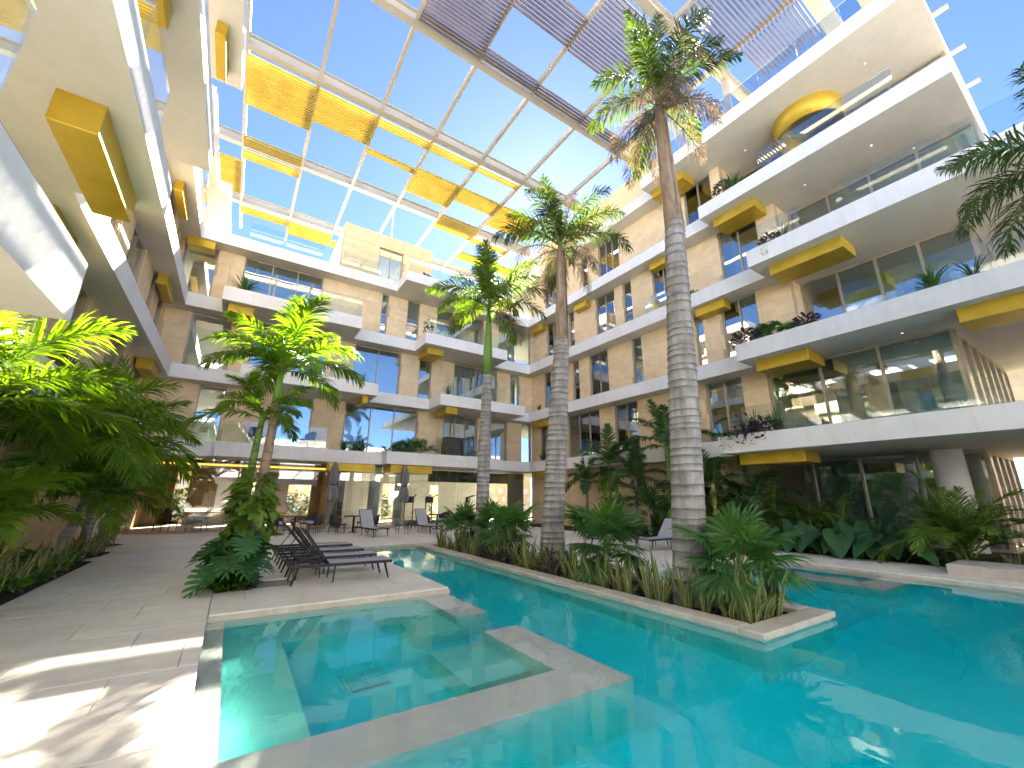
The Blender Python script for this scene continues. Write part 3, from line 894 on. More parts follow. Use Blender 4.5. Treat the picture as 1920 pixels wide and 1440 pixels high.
# ------------------------------------------------------------------ pergola
pg = thing('pergola', 'cream steel pergola with gold slat panels spanning the courtyard roof', 'pergola')
PZ = 20.5
XB = [-2.36, 0.58, 3.47, 6.38, 9.30, 12.30, 15.52]
YB = [2.2, 7.07, 12.80, 17.68, 24.0, 29.65]
for y in YB:
    t = MB(); xa, xb = -8.0, 17.4 if y > 11 else 24.0
    t.box(xa, xb, y-0.17, y+0.17, PZ, PZ+0.05); t.box(xa, xb, y-0.03, y+0.03, PZ+0.05, PZ+0.55); t.box(xa, xb, y-0.17, y+0.17, PZ+0.55, PZ+0.60)
    part('main_beam', t, 'steel', pg)
for x in XB + [-5.3]:
    for i in range(len(YB)-1):
        t = MB(); t.box(x-0.08, x+0.08, YB[i]+0.175, YB[i+1]-0.175, PZ+0.02, PZ+0.27); part('cross_beam', t, 'steel', pg)
    if x in (-2.36, 0.58):
        t = MB(); t.box(x-0.08, x+0.08, YB[-1]+0.175, 33, PZ+0.02, PZ+0.27); part('cross_beam', t, 'steel', pg)
def slats(bay, y0, y1, x0=None, x1=None, pitch=0.155):
    a = x0 if x0 is not None else XB[bay]+0.03
    b = x1 if x1 is not None else XB[bay+1]-0.03
    n = max(1, int((y1-y0)/pitch))
    me = unit_box('slat', round(b-a, 3), 0.045, 0.13, 'slat' if y0 > 13 else 'louver')
    for i in range(n):
        obj('slat', me, pg, ((a+b)/2, y0+(i+0.5)*pitch, PZ-0.075))
for (bay, y0, y1) in ((0, 17.9, 20.95), (0, 23.15, 23.95), (0, 24.2, 25.05), (0, 29.85, 30.75), (1, 17.9, 20.15), (1, 29.85, 31.7), (2, 17.9, 18.55), (2, 20.2, 20.75), (2, 30.6, 31.6),
                      (3, 17.9, 18.55), (3, 20.0, 22.4), (4, 17.9, 18.5), (4, 20.0, 21.5), (4, 23.2, 24.9), (5, 20.0, 22.6), (5, 24.3, 25.0),
                      (2, 9.6, 12.6), (3, 11.85, 12.6), (3, 8.6, 10.1), (4, 11.9, 12.6), (4, 7.3, 10.1), (5, 11.9, 12.6), (5, 3.4, 6.6)):
    slats(bay, y0, y1)
slats(0, 25.25, 28.6, -3.6, -2.42)
slats(0, 26.4, 27.5, 12.4, 15.4)  # panel added to shade a band between the deck sun patches
slats(0, 26.4, 27.5, 15.6, 17.4)  # second added panel, completing the same shade band
slats(0, 3.6, 5.95, 15.62, 17.6)
t = MB(); t.box(15.62, 18.6, 3.05, 3.55, PZ-0.1, PZ+0.5); part('wide_beam', t, 'steel', pg)
for x in (16.4, 22.0):
    t = MB(); t.box(x-0.12, x+0.12, 7.07-0.12, 7.07+0.12, LV[4][1], PZ-0.002); part('post', t, 'steel', pg)
for x in (19.3, 21.8, 24.3):
    t = MB(); t.box(x-0.08, x+0.08, 0.42, 6.8, PZ-1.38, PZ-1.26); part('joist', t, 'steel', pg)

# ------------------------------------------------------------------ unseen neighbours added for bounce and blocking, and the garden wall
pt = MB(); pt.box(-30, 40, -14.5, -9.52, -0.5, -0.03); struct('fill_terrace', pt, 'paver')  # pale paving added behind the camera to bounce sunlight inward
hs = thing('fill_house', 'unseen low white house added behind the viewer to bounce sunlight', 'building')  # out of view, added so its sunlit wall fills the courtyard
t = MB(); t.box(-26, 34, -24, -14.0, -0.1, 8.6); part('wall', t, 'stucco', hs)
for k in range(2):
    t = MB(); t.box(-26.2, 34.2, -13.995, -13.2, 3.2+k*3.5, 3.75+k*3.5); part('floor_slab', t, 'stucco', hs)
    for i in range(9):
        x = -22+i*6.2
        t = MB(); t.box(x, x+2.0, -13.99, -13.95, 0.3+k*3.5, 2.9+k*3.5); part('window', t, 'room_dark', hs)
gw = thing('garden_wall', 'pale garden wall beyond the lobby openings', 'wall')
t = MB(); t.box(-12, 26, 36.0, 36.3, -0.1, 5.0); part('wall', t, 'stone', gw)
t = MB()
for x in range(-11, 26, 1):
    t.box(x, x+0.55, 35.9, 35.99, 0.4, 0.9); t.box(x+0.5, x+0.95, 35.9, 35.99, 1.2, 1.7); t.box(x, x+0.55, 35.9, 35.99, 2.0, 2.5)
o = part('screen_blocks', t, 'stucco', gw); o['kind'] = 'stuff'

nb = thing('sky_blocker', 'unseen beige block added beyond the right wing to mask bright sky', 'building')  # added out of view to keep sky glare out of the end panes
t = MB(); t.box(29.5, 38, -26, 3.0, -0.1, 12.5); part('wall', t, 'balcony_floor', nb)
for k in range(3):
    for i in range(6):
        t = MB(); t.box(29.45, 29.495, -22+i*4.0, -20.2+i*4.0, 0.8+k*3.8, 3.0+k*3.8); part('window', t, 'room_dark', nb)

# ------------------------------------------------------------------ plant meshes
def frond_mesh(L, e0, bend, nl, ll, lw, leaf, stem, seed, plum=0.35, droop=0.5, r0=0.022, flat=False):
    """pinnate palm leaf growing along +X from the origin; e0 = starting elevation, bend = how far it arches over"""
    rr = random.Random(seed)
    mb = MB()
    P, T = [Vector((0, 0, 0))], []
    n = 14
    side = rr.uniform(-0.15, 0.15)
    for i in range(n):
        s = (i+0.5)/n
        e = e0-bend*s**1.35
        a = side*s
        d = Vector((math.cos(e)*math.cos(a), math.cos(e)*math.sin(a), math.sin(e)))
        T.append(d); P.append(P[-1]+d*(L/n))
    T.append(T[-1])
    mb.mi = 1
    mb.tube(P, [r0*(1-0.88*i/n) for i in range(n+1)], 5)
    mb.mi = 0
    for k in range(nl):
        s = 0.13+0.87*(k+0.5)/nl
        f = s*n; i = min(int(f), n-1); u = f-i
        p = P[i].lerp(P[i+1], u); t = T[i].lerp(T[i+1], u).normalized()
        B = Vector((0, 0, 1)).cross(t)
        if B.length < 0.1: B = Vector((0, 1, 0))
        B.normalize(); Nn = t.cross(B)
        prof = min(1.0, 0.55+1.6*(s-0.13))*(1.0 if s < 0.62 else 1.0-0.72*((s-0.62)/0.38)**1.2)
        for sd_ in (-1, 1):
            ang = rad(64-34*s+rr.uniform(-8, 8))
            up = rr.uniform(-plum, plum)+0.12
            d = (t*math.cos(ang)+B*sd_*math.sin(ang)+Nn*up).normalized()
            l = ll*prof*rr.uniform(0.82, 1.08)
            dr = droop*rr.uniform(0.6, 1.3)
            p1 = p+d*l*0.36
            d2 = (d+Vector((0, 0, -dr*0.55))).normalized(); p2 = p1+d2*l*0.34
            d3 = (d2+Vector((0, 0, -dr*0.9))).normalized(); p3 = p2+d3*l*0.30
            wv = (t-d*t.dot(d))
            if wv.length < 0.1: wv = Nn
            wv = (wv.normalized()+Nn*rr.uniform(-0.5, 0.5)).normalized()
            mb.strip([p, p1, p2, p3], [lw*0.45, lw, lw*0.7], wv)
    return mb.mesh('frond', [leaf, stem])

def fan_mesh(e0, lp, r, nseg, leaf, stem, seed, spread=128):
    rr = random.Random(seed); mb = MB()
    d = Vector((math.cos(e0), 0, math.sin(e0)))
    sag = Vector((0, 0, -1))
    hub = d*lp+sag*0.05*lp
    mb.mi = 1
    mb.tube([(0, 0, 0), d*lp*0.55, hub], [0.012, 0.009, 0.006], 4)
    mb.mi = 0
    Bv = Vector((0, 1, 0)); Nn = d.cross(Bv)
    D = (d+sag*0.35).normalized(); Nn = D.cross(Bv)
    for k in range(nseg):
        a = rad(-spread+2*spread*(k+0.5)/nseg)
        q = (D*math.cos(a)+Bv*math.sin(a)+Nn*(-0.16+rr.uniform(-0.08, 0.08))).normalized()
        l = r*(1-0.30*abs(a)/math.pi)*rr.uniform(0.9, 1.06)
        wv = (Bv*math.cos(a)-D*math.sin(a)).normalized()
        wv = (wv+Nn*(0.35 if k % 2 else -0.35)).normalized()
        hw = r*rad(spread)/nseg*0.62
        p1 = hub+q*l*0.5
        q2 = (q+sag*rr.uniform(0.05, 0.3)).normalized(); p2 = p1+q2*l*0.28
        q3 = (q2+sag*rr.uniform(0.1, 0.7)).normalized(); p3 = p2+q3*l*0.22
        mb.strip([hub, p1, p2, p3], [0.004, hw, hw*0.55], wv)
    return mb.mesh('fan_leaf', [leaf, stem])

def blade_mesh(h, w_, bend, seed, mats=('snake', 'snake_edge'), edge=0.26, n=7):
    rr = random.Random(seed); mb = MB()
    tw = rr.uniform(-0.6, 0.6)
    for i in range(n+1):
        s = i/n
        x = bend*h*s**1.8; z = h*s*(1-0.22*abs(bend)*s)
        prof = w_*(0.55+0.9*s-1.45*s**2.6) if s < 1 else 0.0
        prof = max(prof, 0.001)
        a = tw*s
        for c, dp in ((-1, 0.0), (-1+2*edge*0.5, 0.25), (0, 0.42), (1-2*edge*0.5, 0.25), (1, 0.0)):
            mb.v.append((x+dp*prof*0.6*math.cos(a)+c*prof*math.sin(a), c*prof*math.cos(a)-dp*prof*0.6*math.sin(a), z))
    for i in range(n):
        for k in range(4):
            mb.mi = 1 if k in (0, 3) and len(mats) > 1 else 0
            a = i*5+k; mb.face(a, a+1, a+6, a+5)
    return mb.mesh('blade', list(mats), True)

def heart_mesh(L, W, stalk, e_st, mat, seed, slits=0, stem='shaft'):
    """large leaf on a stalk: heart-shaped blade hanging from the stalk top, optionally cut into fingers"""
    rr = random.Random(seed); mb = MB()
    d = Vector((math.cos(e_st), 0, math.sin(e_st)))
    top = d*stalk
    mb.mi = 1
    mb.tube([(0, 0, 0), d*stalk*0.5+Vector((0, 0, 0.04*stalk)), top], [0.018, 0.013, 0.008], 5)
    mb.mi = 0
    tilt = rad(rr.uniform(-48, -22))
    A = Vector((math.cos(tilt), 0, math.sin(tilt))); Bv = Vector((0, 1, 0)); Nn = A.cross(Bv)*-1
    def pt(t_, w):          # t_ along midrib (-0.3 .. 1), w sideways
        q = top+A*(t_*L)+Bv*w+Nn*(-abs(w)*0.28)+Vector((0, 0, -0.22*L*max(t_, 0)**2))
        return tuple(q)
    def half(t_):
        if t_ < 0: return W*0.5*math.sqrt(max(0.0, 1-(t_/0.32)**2))*0.95
        return W*0.5*(1-t_**1.7)**0.8*(1+0.10*math.sin(t_*3))
    if not slits:
        n = 10
        rows = [-0.30, -0.22, -0.12, 0.0, 0.14, 0.3, 0.46, 0.62, 0.78, 0.9, 1.0]
        for sd_ in (-1, 1):
            b0 = len(mb.v)
            for t_ in rows:
                h_ = max(half(t_), 0.003); inn = 0.0 if t_ >= 0 else h_*0.12+0.55*h_*(-t_/0.30)
                for c in range(4):
                    w = inn+(h_-inn)*c/3
                    mb.v.append(pt(t_, sd_*w))
            for i in range(len(rows)-1):
                for c in range(3):
                    a = b0+i*4+c
                    if sd_ > 0: mb.face(a, a+1, a+5, a+4)
                    else: mb.face(a, a+4, a+5, a+1)
    else:
        for sd_ in (-1, 1):
            for k in range(slits):
                t0, t1 = -0.05+1.0*k/slits, -0.05+1.0*(k+1)/slits
                tm = (t0+t1)/2; sweep = 0.10+0.16*k/slits-(0.35 if k == 0 else 0)
                hw = max(half(min(tm+0.03, 0.97)), 0.02)
                g_ = 0.09
                ring = [(max(t0, 0), 0), (t0+sweep*0.62, hw*0.62), (t0+sweep+(t1-t0)*g_, hw*0.93), (tm+sweep*1.06, hw*1.02), (t1+sweep-(t1-t0)*g_, hw*0.93), (t1+sweep*0.62-(t1-t0)*0.03, hw*0.62), (max(t1, 0.02), 0)]
                b0 = len(mb.v)
                for (t_, w) in ring: mb.v.append(pt(t_, sd_*w))
                ids = list(range(b0, b0+7))
                quads = ((0, 1, 5, 6), (1, 2, 4, 5), (2, 3, 4))
                for q in quads:
                    ii = [ids[j] for j in q]
                    mb.face(*(ii if sd_ > 0 else ii[::-1]))
    return mb.mesh('leaf', [mat, stem], True)

def clump_mesh(n, rx, ry, h, ls, mat, seed, up=0.5, hang=0.0):
    """many small pointed leaves spread through a mound"""
    rr = random.Random(seed); mb = MB()
    for _ in range(n):
        a, q = rr.uniform(0, 2*math.pi), math.sqrt(rr.random())
        z = h*rr.random()**0.7*(1-0.55*q*q)
        p = Vector((rx*q*math.cos(a), ry*q*math.sin(a), z-hang*rr.random()))
        d = Vector((math.cos(a)+rr.uniform(-0.8, 0.8), math.sin(a)+rr.uniform(-0.8, 0.8), up+rr.uniform(-0.7, 0.6))).normalized()
        l = ls*rr.uniform(0.6, 1.25)
        wv = d.cross(Vector((rr.uniform(-0.5, 0.5), rr.uniform(-0.5, 0.5), 1)))
        if wv.length < 0.1: continue
        wv.normalize()
        mb.strip([p, p+d*l*0.35, p+(d+Vector((0, 0, -0.15))).normalized()*l*0.75, p+(d+Vector((0, 0, -0.35))).normalized()*l], [l*0.06, l*0.24, l*0.17], wv)
    return mb.mesh('foliage', mat)

def tuft_mesh(n, h, w_, mat, seed, spread=0.7):
    rr = random.Random(seed); mb = MB()
    for _ in range(n):
        a = rr.uniform(0, 2*math.pi); s = rr.uniform(0.1, spread)
        d = Vector((math.cos(a)*s, math.sin(a)*s, 1)).normalized(); l = h*rr.uniform(0.6, 1.1)
        p = Vector((math.cos(a)*0.03, math.sin(a)*0.03, 0))
        p1 = p+d*l*0.45; d2 = (d+Vector((math.cos(a), math.sin(a), -0.35))*s*0.7).normalized(); p2 = p1+d2*l*0.33
        d3 = (d2+Vector((math.cos(a), math.sin(a), -0.9))*s*0.8).normalized(); p3 = p2+d3*l*0.25
        wv = Vector((-math.sin(a), math.cos(a), 0))
        mb.strip([p, p1, p2, p3], [w_*0.7, w_, w_*0.6], wv)
    return mb.mesh('foliage', mat)

# frond libraries: (elevation band -> meshes)
def lib(L, nl, ll, lw, leaf, droop, seed, bands, plum=0.35, stem='rachis', r0=0.022):
    out = {}
    for b, (e0, bend) in bands.items():
        out[b] = [frond_mesh(L, rad(e0), rad(bend), nl, ll, lw, leaf, stem, seed+i*17+hash(b) % 7 if False else seed+i*17+len(b), plum, droop, r0) for i in range(2)]
    return out
BANDS = {'spear': (84, 14), 'up': (68, 62), 'mid': (46, 86), 'low': (18, 84), 'hang': (-18, 62)}
F_ROYAL = lib(2.3, 84, 0.66, 0.0145, 'frond_dark', 1.35, 100, BANDS, 0.7)
F_ROYAL_L = lib(2.5, 84, 0.66, 0.019, 'frond', 0.9, 200, BANDS, 0.6)
F_DEAD = lib(1.9, 70, 0.55, 0.008, 'dead', 1.6, 300, {'low': (5, 95), 'hang': (-25, 60), 'mid': (40, 120), 'spear': (80, 20)}, 0.7, 'husk')
F_YOUNG = lib(1.95, 62, 0.60, 0.021, 'frond_bright', 0.7, 400, BANDS, 0.3)
F_ADON = lib(1.75, 52, 0.54, 0.022, 'frond_deep', 0.6, 500, BANDS, 0.3)
F_LEFT = lib(2.1, 74, 0.80, 0.020, 'frond_bright', 0.55, 600, BANDS, 0.35)
F_LEFT_D = lib(2.0, 72, 0.76, 0.019, 'frond_bright', 0.55, 650, BANDS, 0.35)
F_ARECA = lib(1.55, 40, 0.42, 0.014, 'frond', 0.35, 700, {'spear': (80, 30), 'up': (70, 75), 'mid': (56, 95), 'low': (36, 100), 'hang': (10, 90)}, 0.15)

def crown(parent, libr, z, spec, seed, scale=1.0, name='frond', x=0, y=0, tilt=0.0):
    """spec: list of (band, count); fronds fan out round the stem"""
    rr = random.Random(seed)
    for band, cnt in spec:
        off = rr.uniform(0, 6.28)
        for i in range(cnt):
            a = off+2*math.pi*i/cnt+rr.uniform(-0.3, 0.3)
            obj(name, rr.choice(libr[band]), parent, (x, y, z+rr.uniform(-0.05, 0.05)), (0, rr.uniform(-0.12, 0.12), a), scale*rr.uniform(0.88, 1.1))

def ringed_trunk(pts, r, ring=0.17, sides=22, seed=1):
    """grey palm trunk following pts (x, y, z) with leaf-scar rings"""
    rr = random.Random(seed)
    mb = MB(); z0, z1 = pts[0][2], pts[-1][2]
    def at(z):
        for i in range(len(pts)-1):
            if z <= pts[i+1][2] or i == len(pts)-2:
                u = (z-pts[i][2])/(pts[i+1][2]-pts[i][2]); u2 = u*u*(3-2*u)
                return (pts[i][0]+(pts[i+1][0]-pts[i][0])*u, pts[i][1]+(pts[i+1][1]-pts[i][1])*u, r[i]+(r[i+1]-r[i])*u)
    lev = []; z = z0
    while z < z1:
        st = ring*rr.uniform(0.55, 1.45)
        lev += [(z, 1.0, 0), (z+st*0.80, 0.985, 1), (z+st*0.84, 1.03, 1), (z+st*0.96, 1.025, 0)]
        z += st
    lev.append((z, 1.0, 0))
    tilt = [(rr.uniform(-0.012, 0.012), rr.uniform(-0.012, 0.012)) for _ in lev]
    for k, (z, f, m_) in enumerate(lev):
        cx, cy, rad_ = at(min(z, z1))
        for i in range(sides):
            w_ = 2*math.pi*i/sides
            q = rad_*f*(1+0.012*math.sin(3*w_+z*2))
            mb.v.append((cx+q*math.cos(w_), cy+q*math.sin(w_), z+(tilt[k//4*4 % len(tilt)][0]*math.cos(w_)+rr.uniform(-0.006, 0.006))))
    for k in range(len(lev)-1):
        mb.mi = lev[k][2]
        for i in range(sides):
            j = (i+1) % sides
            mb.face(k*sides+i, k*sides+j, (k+1)*sides+j, (k+1)*sides+i)
    mb.face(*[(len(lev)-1)*sides+i for i in range(sides)])
    return mb

def royal_palm(label, loc, pts, r, shaft, spec, dead, seed, libr, group, sheath=True, cs=1.0, spear=0.0):
    t = thing('palm_tree', label, 'palm tree', loc, 0, group)
    part('trunk', ringed_trunk(pts, r, seed=seed), ['trunk', 'scar'], t, True)
    bx, by, bz = pts[-1]; rt = r[-1]
    sx, sy, sh = shaft
    s = MB(); s.tube([(bx, by, bz-0.05), (bx+sx*0.3, by+sy*0.3, bz+sh*0.3), (bx+sx*0.7, by+sy*0.7, bz+sh*0.7), (bx+sx, by+sy, bz+sh)], [rt*1.02, rt*1.08, rt*0.75, rt*0.35] if sheath != 'husk' else [rt*0.98, rt*0.80, rt*0.66, rt*0.42], 14)
    part('crownshaft', s, 'shaft' if sheath != 'husk' else 'husk', t, True)
    if spear:
        s = MB(); s.tube([(bx+sx*0.8, by+sy*0.8, bz+sh*0.75), (bx+sx*1.3, by+sy*1.3, bz+sh+spear*0.5), (bx+sx*2.6, by+sy*2.6, bz+sh+spear)], [0.07, 0.05, 0.012], 7); part('spear_leaf', s, 'shaft', t, True)
    if sheath:
        for k in range(3):
            a = seed+k*2.1; mb = MB(); n = 7
            hh = sh*random.Random(seed+k).uniform(0.7, 1.25)
            for i in range(n+1):
                s_ = i/n
                rad_ = rt*(1.02-0.36*s_)
                for c in range(5):
                    w_ = a+(c-2)*0.38*(1-0.6*s_)
                    mb.v.append((bx+sx*s_+rad_*math.cos(w_), by+sy*s_+rad_*math.sin(w_), bz-0.15+hh*s_))
            for i in range(n):
                for c in range(4):
                    q = i*5+c; mb.face(q, q+1, q+6, q+5)
            part('leaf_sheath', mb, 'husk', t, True)
    crown(t, libr, bz+sh, spec, seed, cs, x=bx+sx, y=by+sy)
    if dead:
        crown(t, F_DEAD, bz+sh*0.95, dead, seed+9, cs, name='dead_frond', x=bx+sx, y=by+sy)
    return t

G1 = 'tall grey palms in the stone planter'
royal_palm('tallest grey-trunked palm nearest the planter end, ragged crown at the top', (6.88, 4.78, -0.1),
           [(0, 0, 0), (0.02, -0.02, 1.1), (0.16, -0.12, 4.0), (0.26, -0.19, 6.6), (0.30, -0.22, 7.4)], [0.34, 0.29, 0.27, 0.215, 0.20], (-0.06, 0.04, 3.5),
           [('spear', 2), ('up', 4), ('mid', 4), ('low', 2)], [('low', 5), ('hang', 5), ('mid', 4), ('spear', 2)], 5, F_ROYAL, G1, 'husk', 0.95, 3.0)
royal_palm('leaning grey palm in the middle of the planter with a ragged dark crown', (6.84, 8.56, -0.1),
           [(0, 0, 0), (0.02, 0, 1.0), (0.18, -0.12, 3.9), (0.30, -0.2, 6.0)], [0.36, 0.28, 0.255, 0.20], (0.03, -0.02, 3.0),
           [('spear', 1), ('up', 4), ('mid', 4), ('low', 3)], [('spear', 3), ('low', 3), ('hang', 4), ('mid', 2)], 8, F_ROYAL, G1, 'husk', 0.98, 1.6)
royal_palm('slimmer palm with a bright green shaft at the far planter end', (6.88, 12.2, -0.1),
           [(0, 0, 0), (0, 0, 0.9), (0.02, -0.01, 3.4), (0.05, -0.03, 5.9)], [0.26, 0.215, 0.20, 0.15], (0.0, 0.0, 2.6),
           [('spear', 2), ('up', 4), ('mid', 6), ('low', 5)], [('low', 2), ('hang', 1)], 14, F_ROYAL_L, G1, False)

# pair of slender palms rising from the square monstera bed
t = thing('palm_tree', 'slender pale-stemmed palm with sunlit green crown beside the loungers', 'palm tree', (0.50, 10.1, 0.0), 0, 'slender palms in the monstera bed')
part('trunk', ringed_trunk([(0, 0, 0), (0.0, 0.02, 1.4), (0.04, 0, 3.0), (0.02, 0, 3.55)], [0.13, 0.105, 0.085, 0.08], 0.14, 14, 3), ['husk', 'scar'], t, True)
s = MB(); s.tube([(0.02, 0, 3.5), (0.03, 0, 3.9), (0.05, 0, 4.3)], [0.085, 0.075, 0.03], 10); part('crownshaft', s, 'shaft', t, True)
crown(t, F_YOUNG, 4.25, [('spear', 1), ('up', 4), ('mid', 6), ('low', 4)], 21, 0.95, x=0.05)
t = thing('palm_tree', 'thin dark-stemmed palm leaning left with a darker lower crown', 'palm tree', (0.30, 10.5, 0.0), 0, 'slender palms in the monstera bed')
part('trunk', ringed_trunk([(0, 0, 0), (-0.02, 0, 1.6), (0.02, 0, 2.9), (0.04, 0, 3.2)], [0.10, 0.085, 0.065, 0.06], 0.12, 12, 4), ['shaft', 'scar'], t, True)
crown(t, F_YOUNG, 3.2, [('up', 2), ('mid', 4), ('low', 3)], 23, 0.72, x=0.04)

# ---- left garden palms
def garden_palm(label, loc, h, r, lean, libr, spec, seed, group, scale=1.0, stem='stem_yellow'):
    t = thing('palm_tree', label, 'palm tree', loc, 0, group)
    part('trunk', ringed_trunk([(0, 0, 0), (lean[0]*0.4, lean[1]*0.4, h*0.5), (lean[0], lean[1], h)], [r*1.25, r, r*0.85], 0.11, 14, seed), [stem, 'scar'], t, True)
    crown(t, libr, h, spec, seed, scale, x=lean[0], y=lean[1])
    return t
G2 = 'palms in the left garden bed'
SP = [('spear', 1), ('up', 4), ('mid', 5), ('low', 5)]
garden_palm('large bright palm at the left frame edge, broad arching leaves', (-3.25, 8.3, 0), 2.75, 0.11, (0.1, 0.2), F_LEFT, SP, 31, G2, 1.0)
garden_palm('yellow-stemmed palm leaning right in the left bed', (-3.3, 11.6, 0), 2.55, 0.11, (0.35, 0.6), F_LEFT, SP+[('hang', 1)], 33, G2, 1.1)
garden_palm('dark palm reaching over the deck beside the lobby glass', (-3.0, 15.6, 0), 3.0, 0.10, (0.2, 0), F_LEFT_D, SP, 35, G2, 1.05, 'trunk')
garden_palm('low shaded palm behind the snake plants, left bed', (-2.95, 13.4, 0), 1.5, 0.11, (0.25, 0.1), F_LEFT_D, [('up', 4), ('mid', 5), ('low', 4)], 37, G2, 0.95, 'trunk')
garden_palm('palm low at the left edge with hanging sunlit leaf', (-3.4, 9.4, 0), 0.9, 0.10, (0.1, 0), F_LEFT_D, [('up', 6), ('mid', 5)], 39, G2, 0.8, 'trunk')
garden_palm('farthest palm of the left bed, near the lounge window', (-3.05, 17.9, 0), 1.7, 0.10, (0.1, 0), F_LEFT_D, [('up', 4), ('mid', 5), ('low', 4)], 41, G2, 0.9, 'trunk')

# ---- right garden palms
G3 = 'palms against the right wing'
SP2 = [('spear', 1), ('up', 3), ('mid', 4), ('low', 3)]
garden_palm('bright green-shafted palm just left of the tallest trunk', (16.4, 12.0, 0), 3.9, 0.16, (0, 0), F_ADON, SP2, 51, G3, 1.35, 'shaft')
garden_palm('slim palm with pothos-wrapped stem by the right wing wall', (16.2, 15.5, 0), 3.3, 0.10, (0, 0), F_ADON, SP2, 53, G3, 1.15, 'husk')
garden_palm('small palm close to the wall left of the pothos stem', (16.6, 17.6, 0), 2.5, 0.08, (0, 0), F_ADON, SP2, 55, G3, 1.0, 'husk')
garden_palm('dark palm between the pothos stem and the green shaft', (16.3, 13.9, 0), 2.5, 0.08, (0, 0), F_ADON, SP2, 57, G3, 1.05, 'trunk')
garden_palm('short palm right of the tallest trunk, under the balcony corner', (16.2, 9.9, 0), 2.1, 0.09, (0, 0), F_ADON, SP2, 59, G3, 1.05, 'stem_yellow')

garden_palm('dark low palm right of the tallest trunk behind the elephant ears', (16.9, 8.7, 0), 1.4, 0.08, (0, 0), F_ADON, SP2, 60, G3, 1.1, 'trunk')
garden_palm('dark low palm at the foot of the green-shafted palm', (17.0, 11.2, 0), 1.7, 0.08, (0, 0), F_ADON, SP2, 62, G3, 1.1, 'trunk')
garden_palm('low palm behind the white lounger, left of the tallest trunk', (16.0, 13.0, 0), 1.2, 0.08, (0, 0), F_ADON, SP2, 64, G3, 1.0, 'trunk')

def areca(label, loc, n, seed, scale, libr=None, group='feathery palms in the right garden'):
    t = thing('areca_palm', label, 'palm', loc, 0, group); rr = random.Random(seed); libr = libr or F_ARECA
    for i in range(n):
        b = rr.choice(['spear', 'up', 'up', 'mid', 'mid', 'low', 'hang'])
        a = rr.uniform(0, 6.28)
        obj('frond', rr.choice(libr[b]), t, (0.22*math.cos(a)*rr.random(), 0.22*math.sin(a)*rr.random(), rr.uniform(0.1, 0.7)), (0, rr.uniform(-0.1, 0.1), a), scale*rr.uniform(0.75, 1.15))
    return t
areca('big feathery palm clump in front of the round column', (16.0, 3.1, 0), 38, 61, 1.2)
areca('feathery palm with yellowish leaves left of the dark rosette', (16.8, 6.0, 0), 16, 62, 0.9)
areca('feathery palm under the lowest gold box, right garden', (17.2, 8.2, 0), 18, 63, 1.05)
areca('dark feathery palm between the elephant ears and the wall', (17.4, 7.2, 0), 22, 66, 1.1)
areca('feathery palm left of the lowest gold box', (17.0, 9.4, 0), 20, 67, 1.15)
areca('shaded feathery palm behind the lounger, right garden', (17.0, 10.6, 0), 16, 64, 1.0)
areca('shaded feathery clump at the foot of the right wall', (16.9, 13.2, 0), 14, 65, 0.9)

# fan palms in the planter
FAN = [fan_mesh(rad(e), lp, rr_, 26, 'fan', 'shaft', 800+i) for i, (e, lp, rr_) in enumerate(((78, 0.5, 0.52), (62, 0.55, 0.55), (48, 0.55, 0.55), (32, 0.5, 0.55), (14, 0.45, 0.52), (-5, 0.4, 0.5)))]
FAN_D = [fan_mesh(rad(e), 0.42, 0.42, 22, 'dead', 'husk', 830+i) for i, e in enumerate((-40, -62))]
def fan_palm(label, loc, n, h, scale, seed):
    t = thing('fan_palm', label, 'fan palm', loc, 0, 'fan palms in the planter'); rr = random.Random(seed)
    s = MB(); s.tube([(0, 0, -0.1), (0, 0, h*0.5), (0, 0, h)], [0.06, 0.055, 0.04], 8); part('stem', s, 'husk', t, True)
    for i in range(n):
        k = i % 6
        obj('fan_leaf', FAN[k], t, (0, 0, h-rr.uniform(0, 0.18)), (rr.uniform(-0.2, 0.2), rr.uniform(-0.15, 0.15), i*2.399+rr.uniform(-0.3, 0.3)), scale*rr.uniform(0.75, 1.15))
    for i in range(2+seed % 3):
        obj('dead_fan_leaf', FAN_D[i % 2], t, (0, 0, h-0.2), (0, 0, rr.uniform(0, 6.28)), scale*rr.uniform(0.7, 1.0))
    return t
fan_palm('fan palm at the near planter end beside the tallest trunk', (6.90, 3.95, -0.1), 22, 0.62, 1.12, 71)
fan_palm('broad fan palm between the middle and tallest palm trunks', (6.85, 6.75, -0.1), 22, 0.72, 1.22, 72)
fan_palm('fan palm left of the middle leaning trunk', (6.75, 10.4, -0.1), 18, 0.75, 1.15, 73)
fan_palm('fan palm touching the far slim palm trunk, right side', (6.95, 11.5, -0.1), 16, 0.75, 1.1, 74)
fan_palm('farthest fan palm in the planter, left of the slim trunk', (6.75, 13.1, -0.1), 16, 0.72, 1.1, 75)

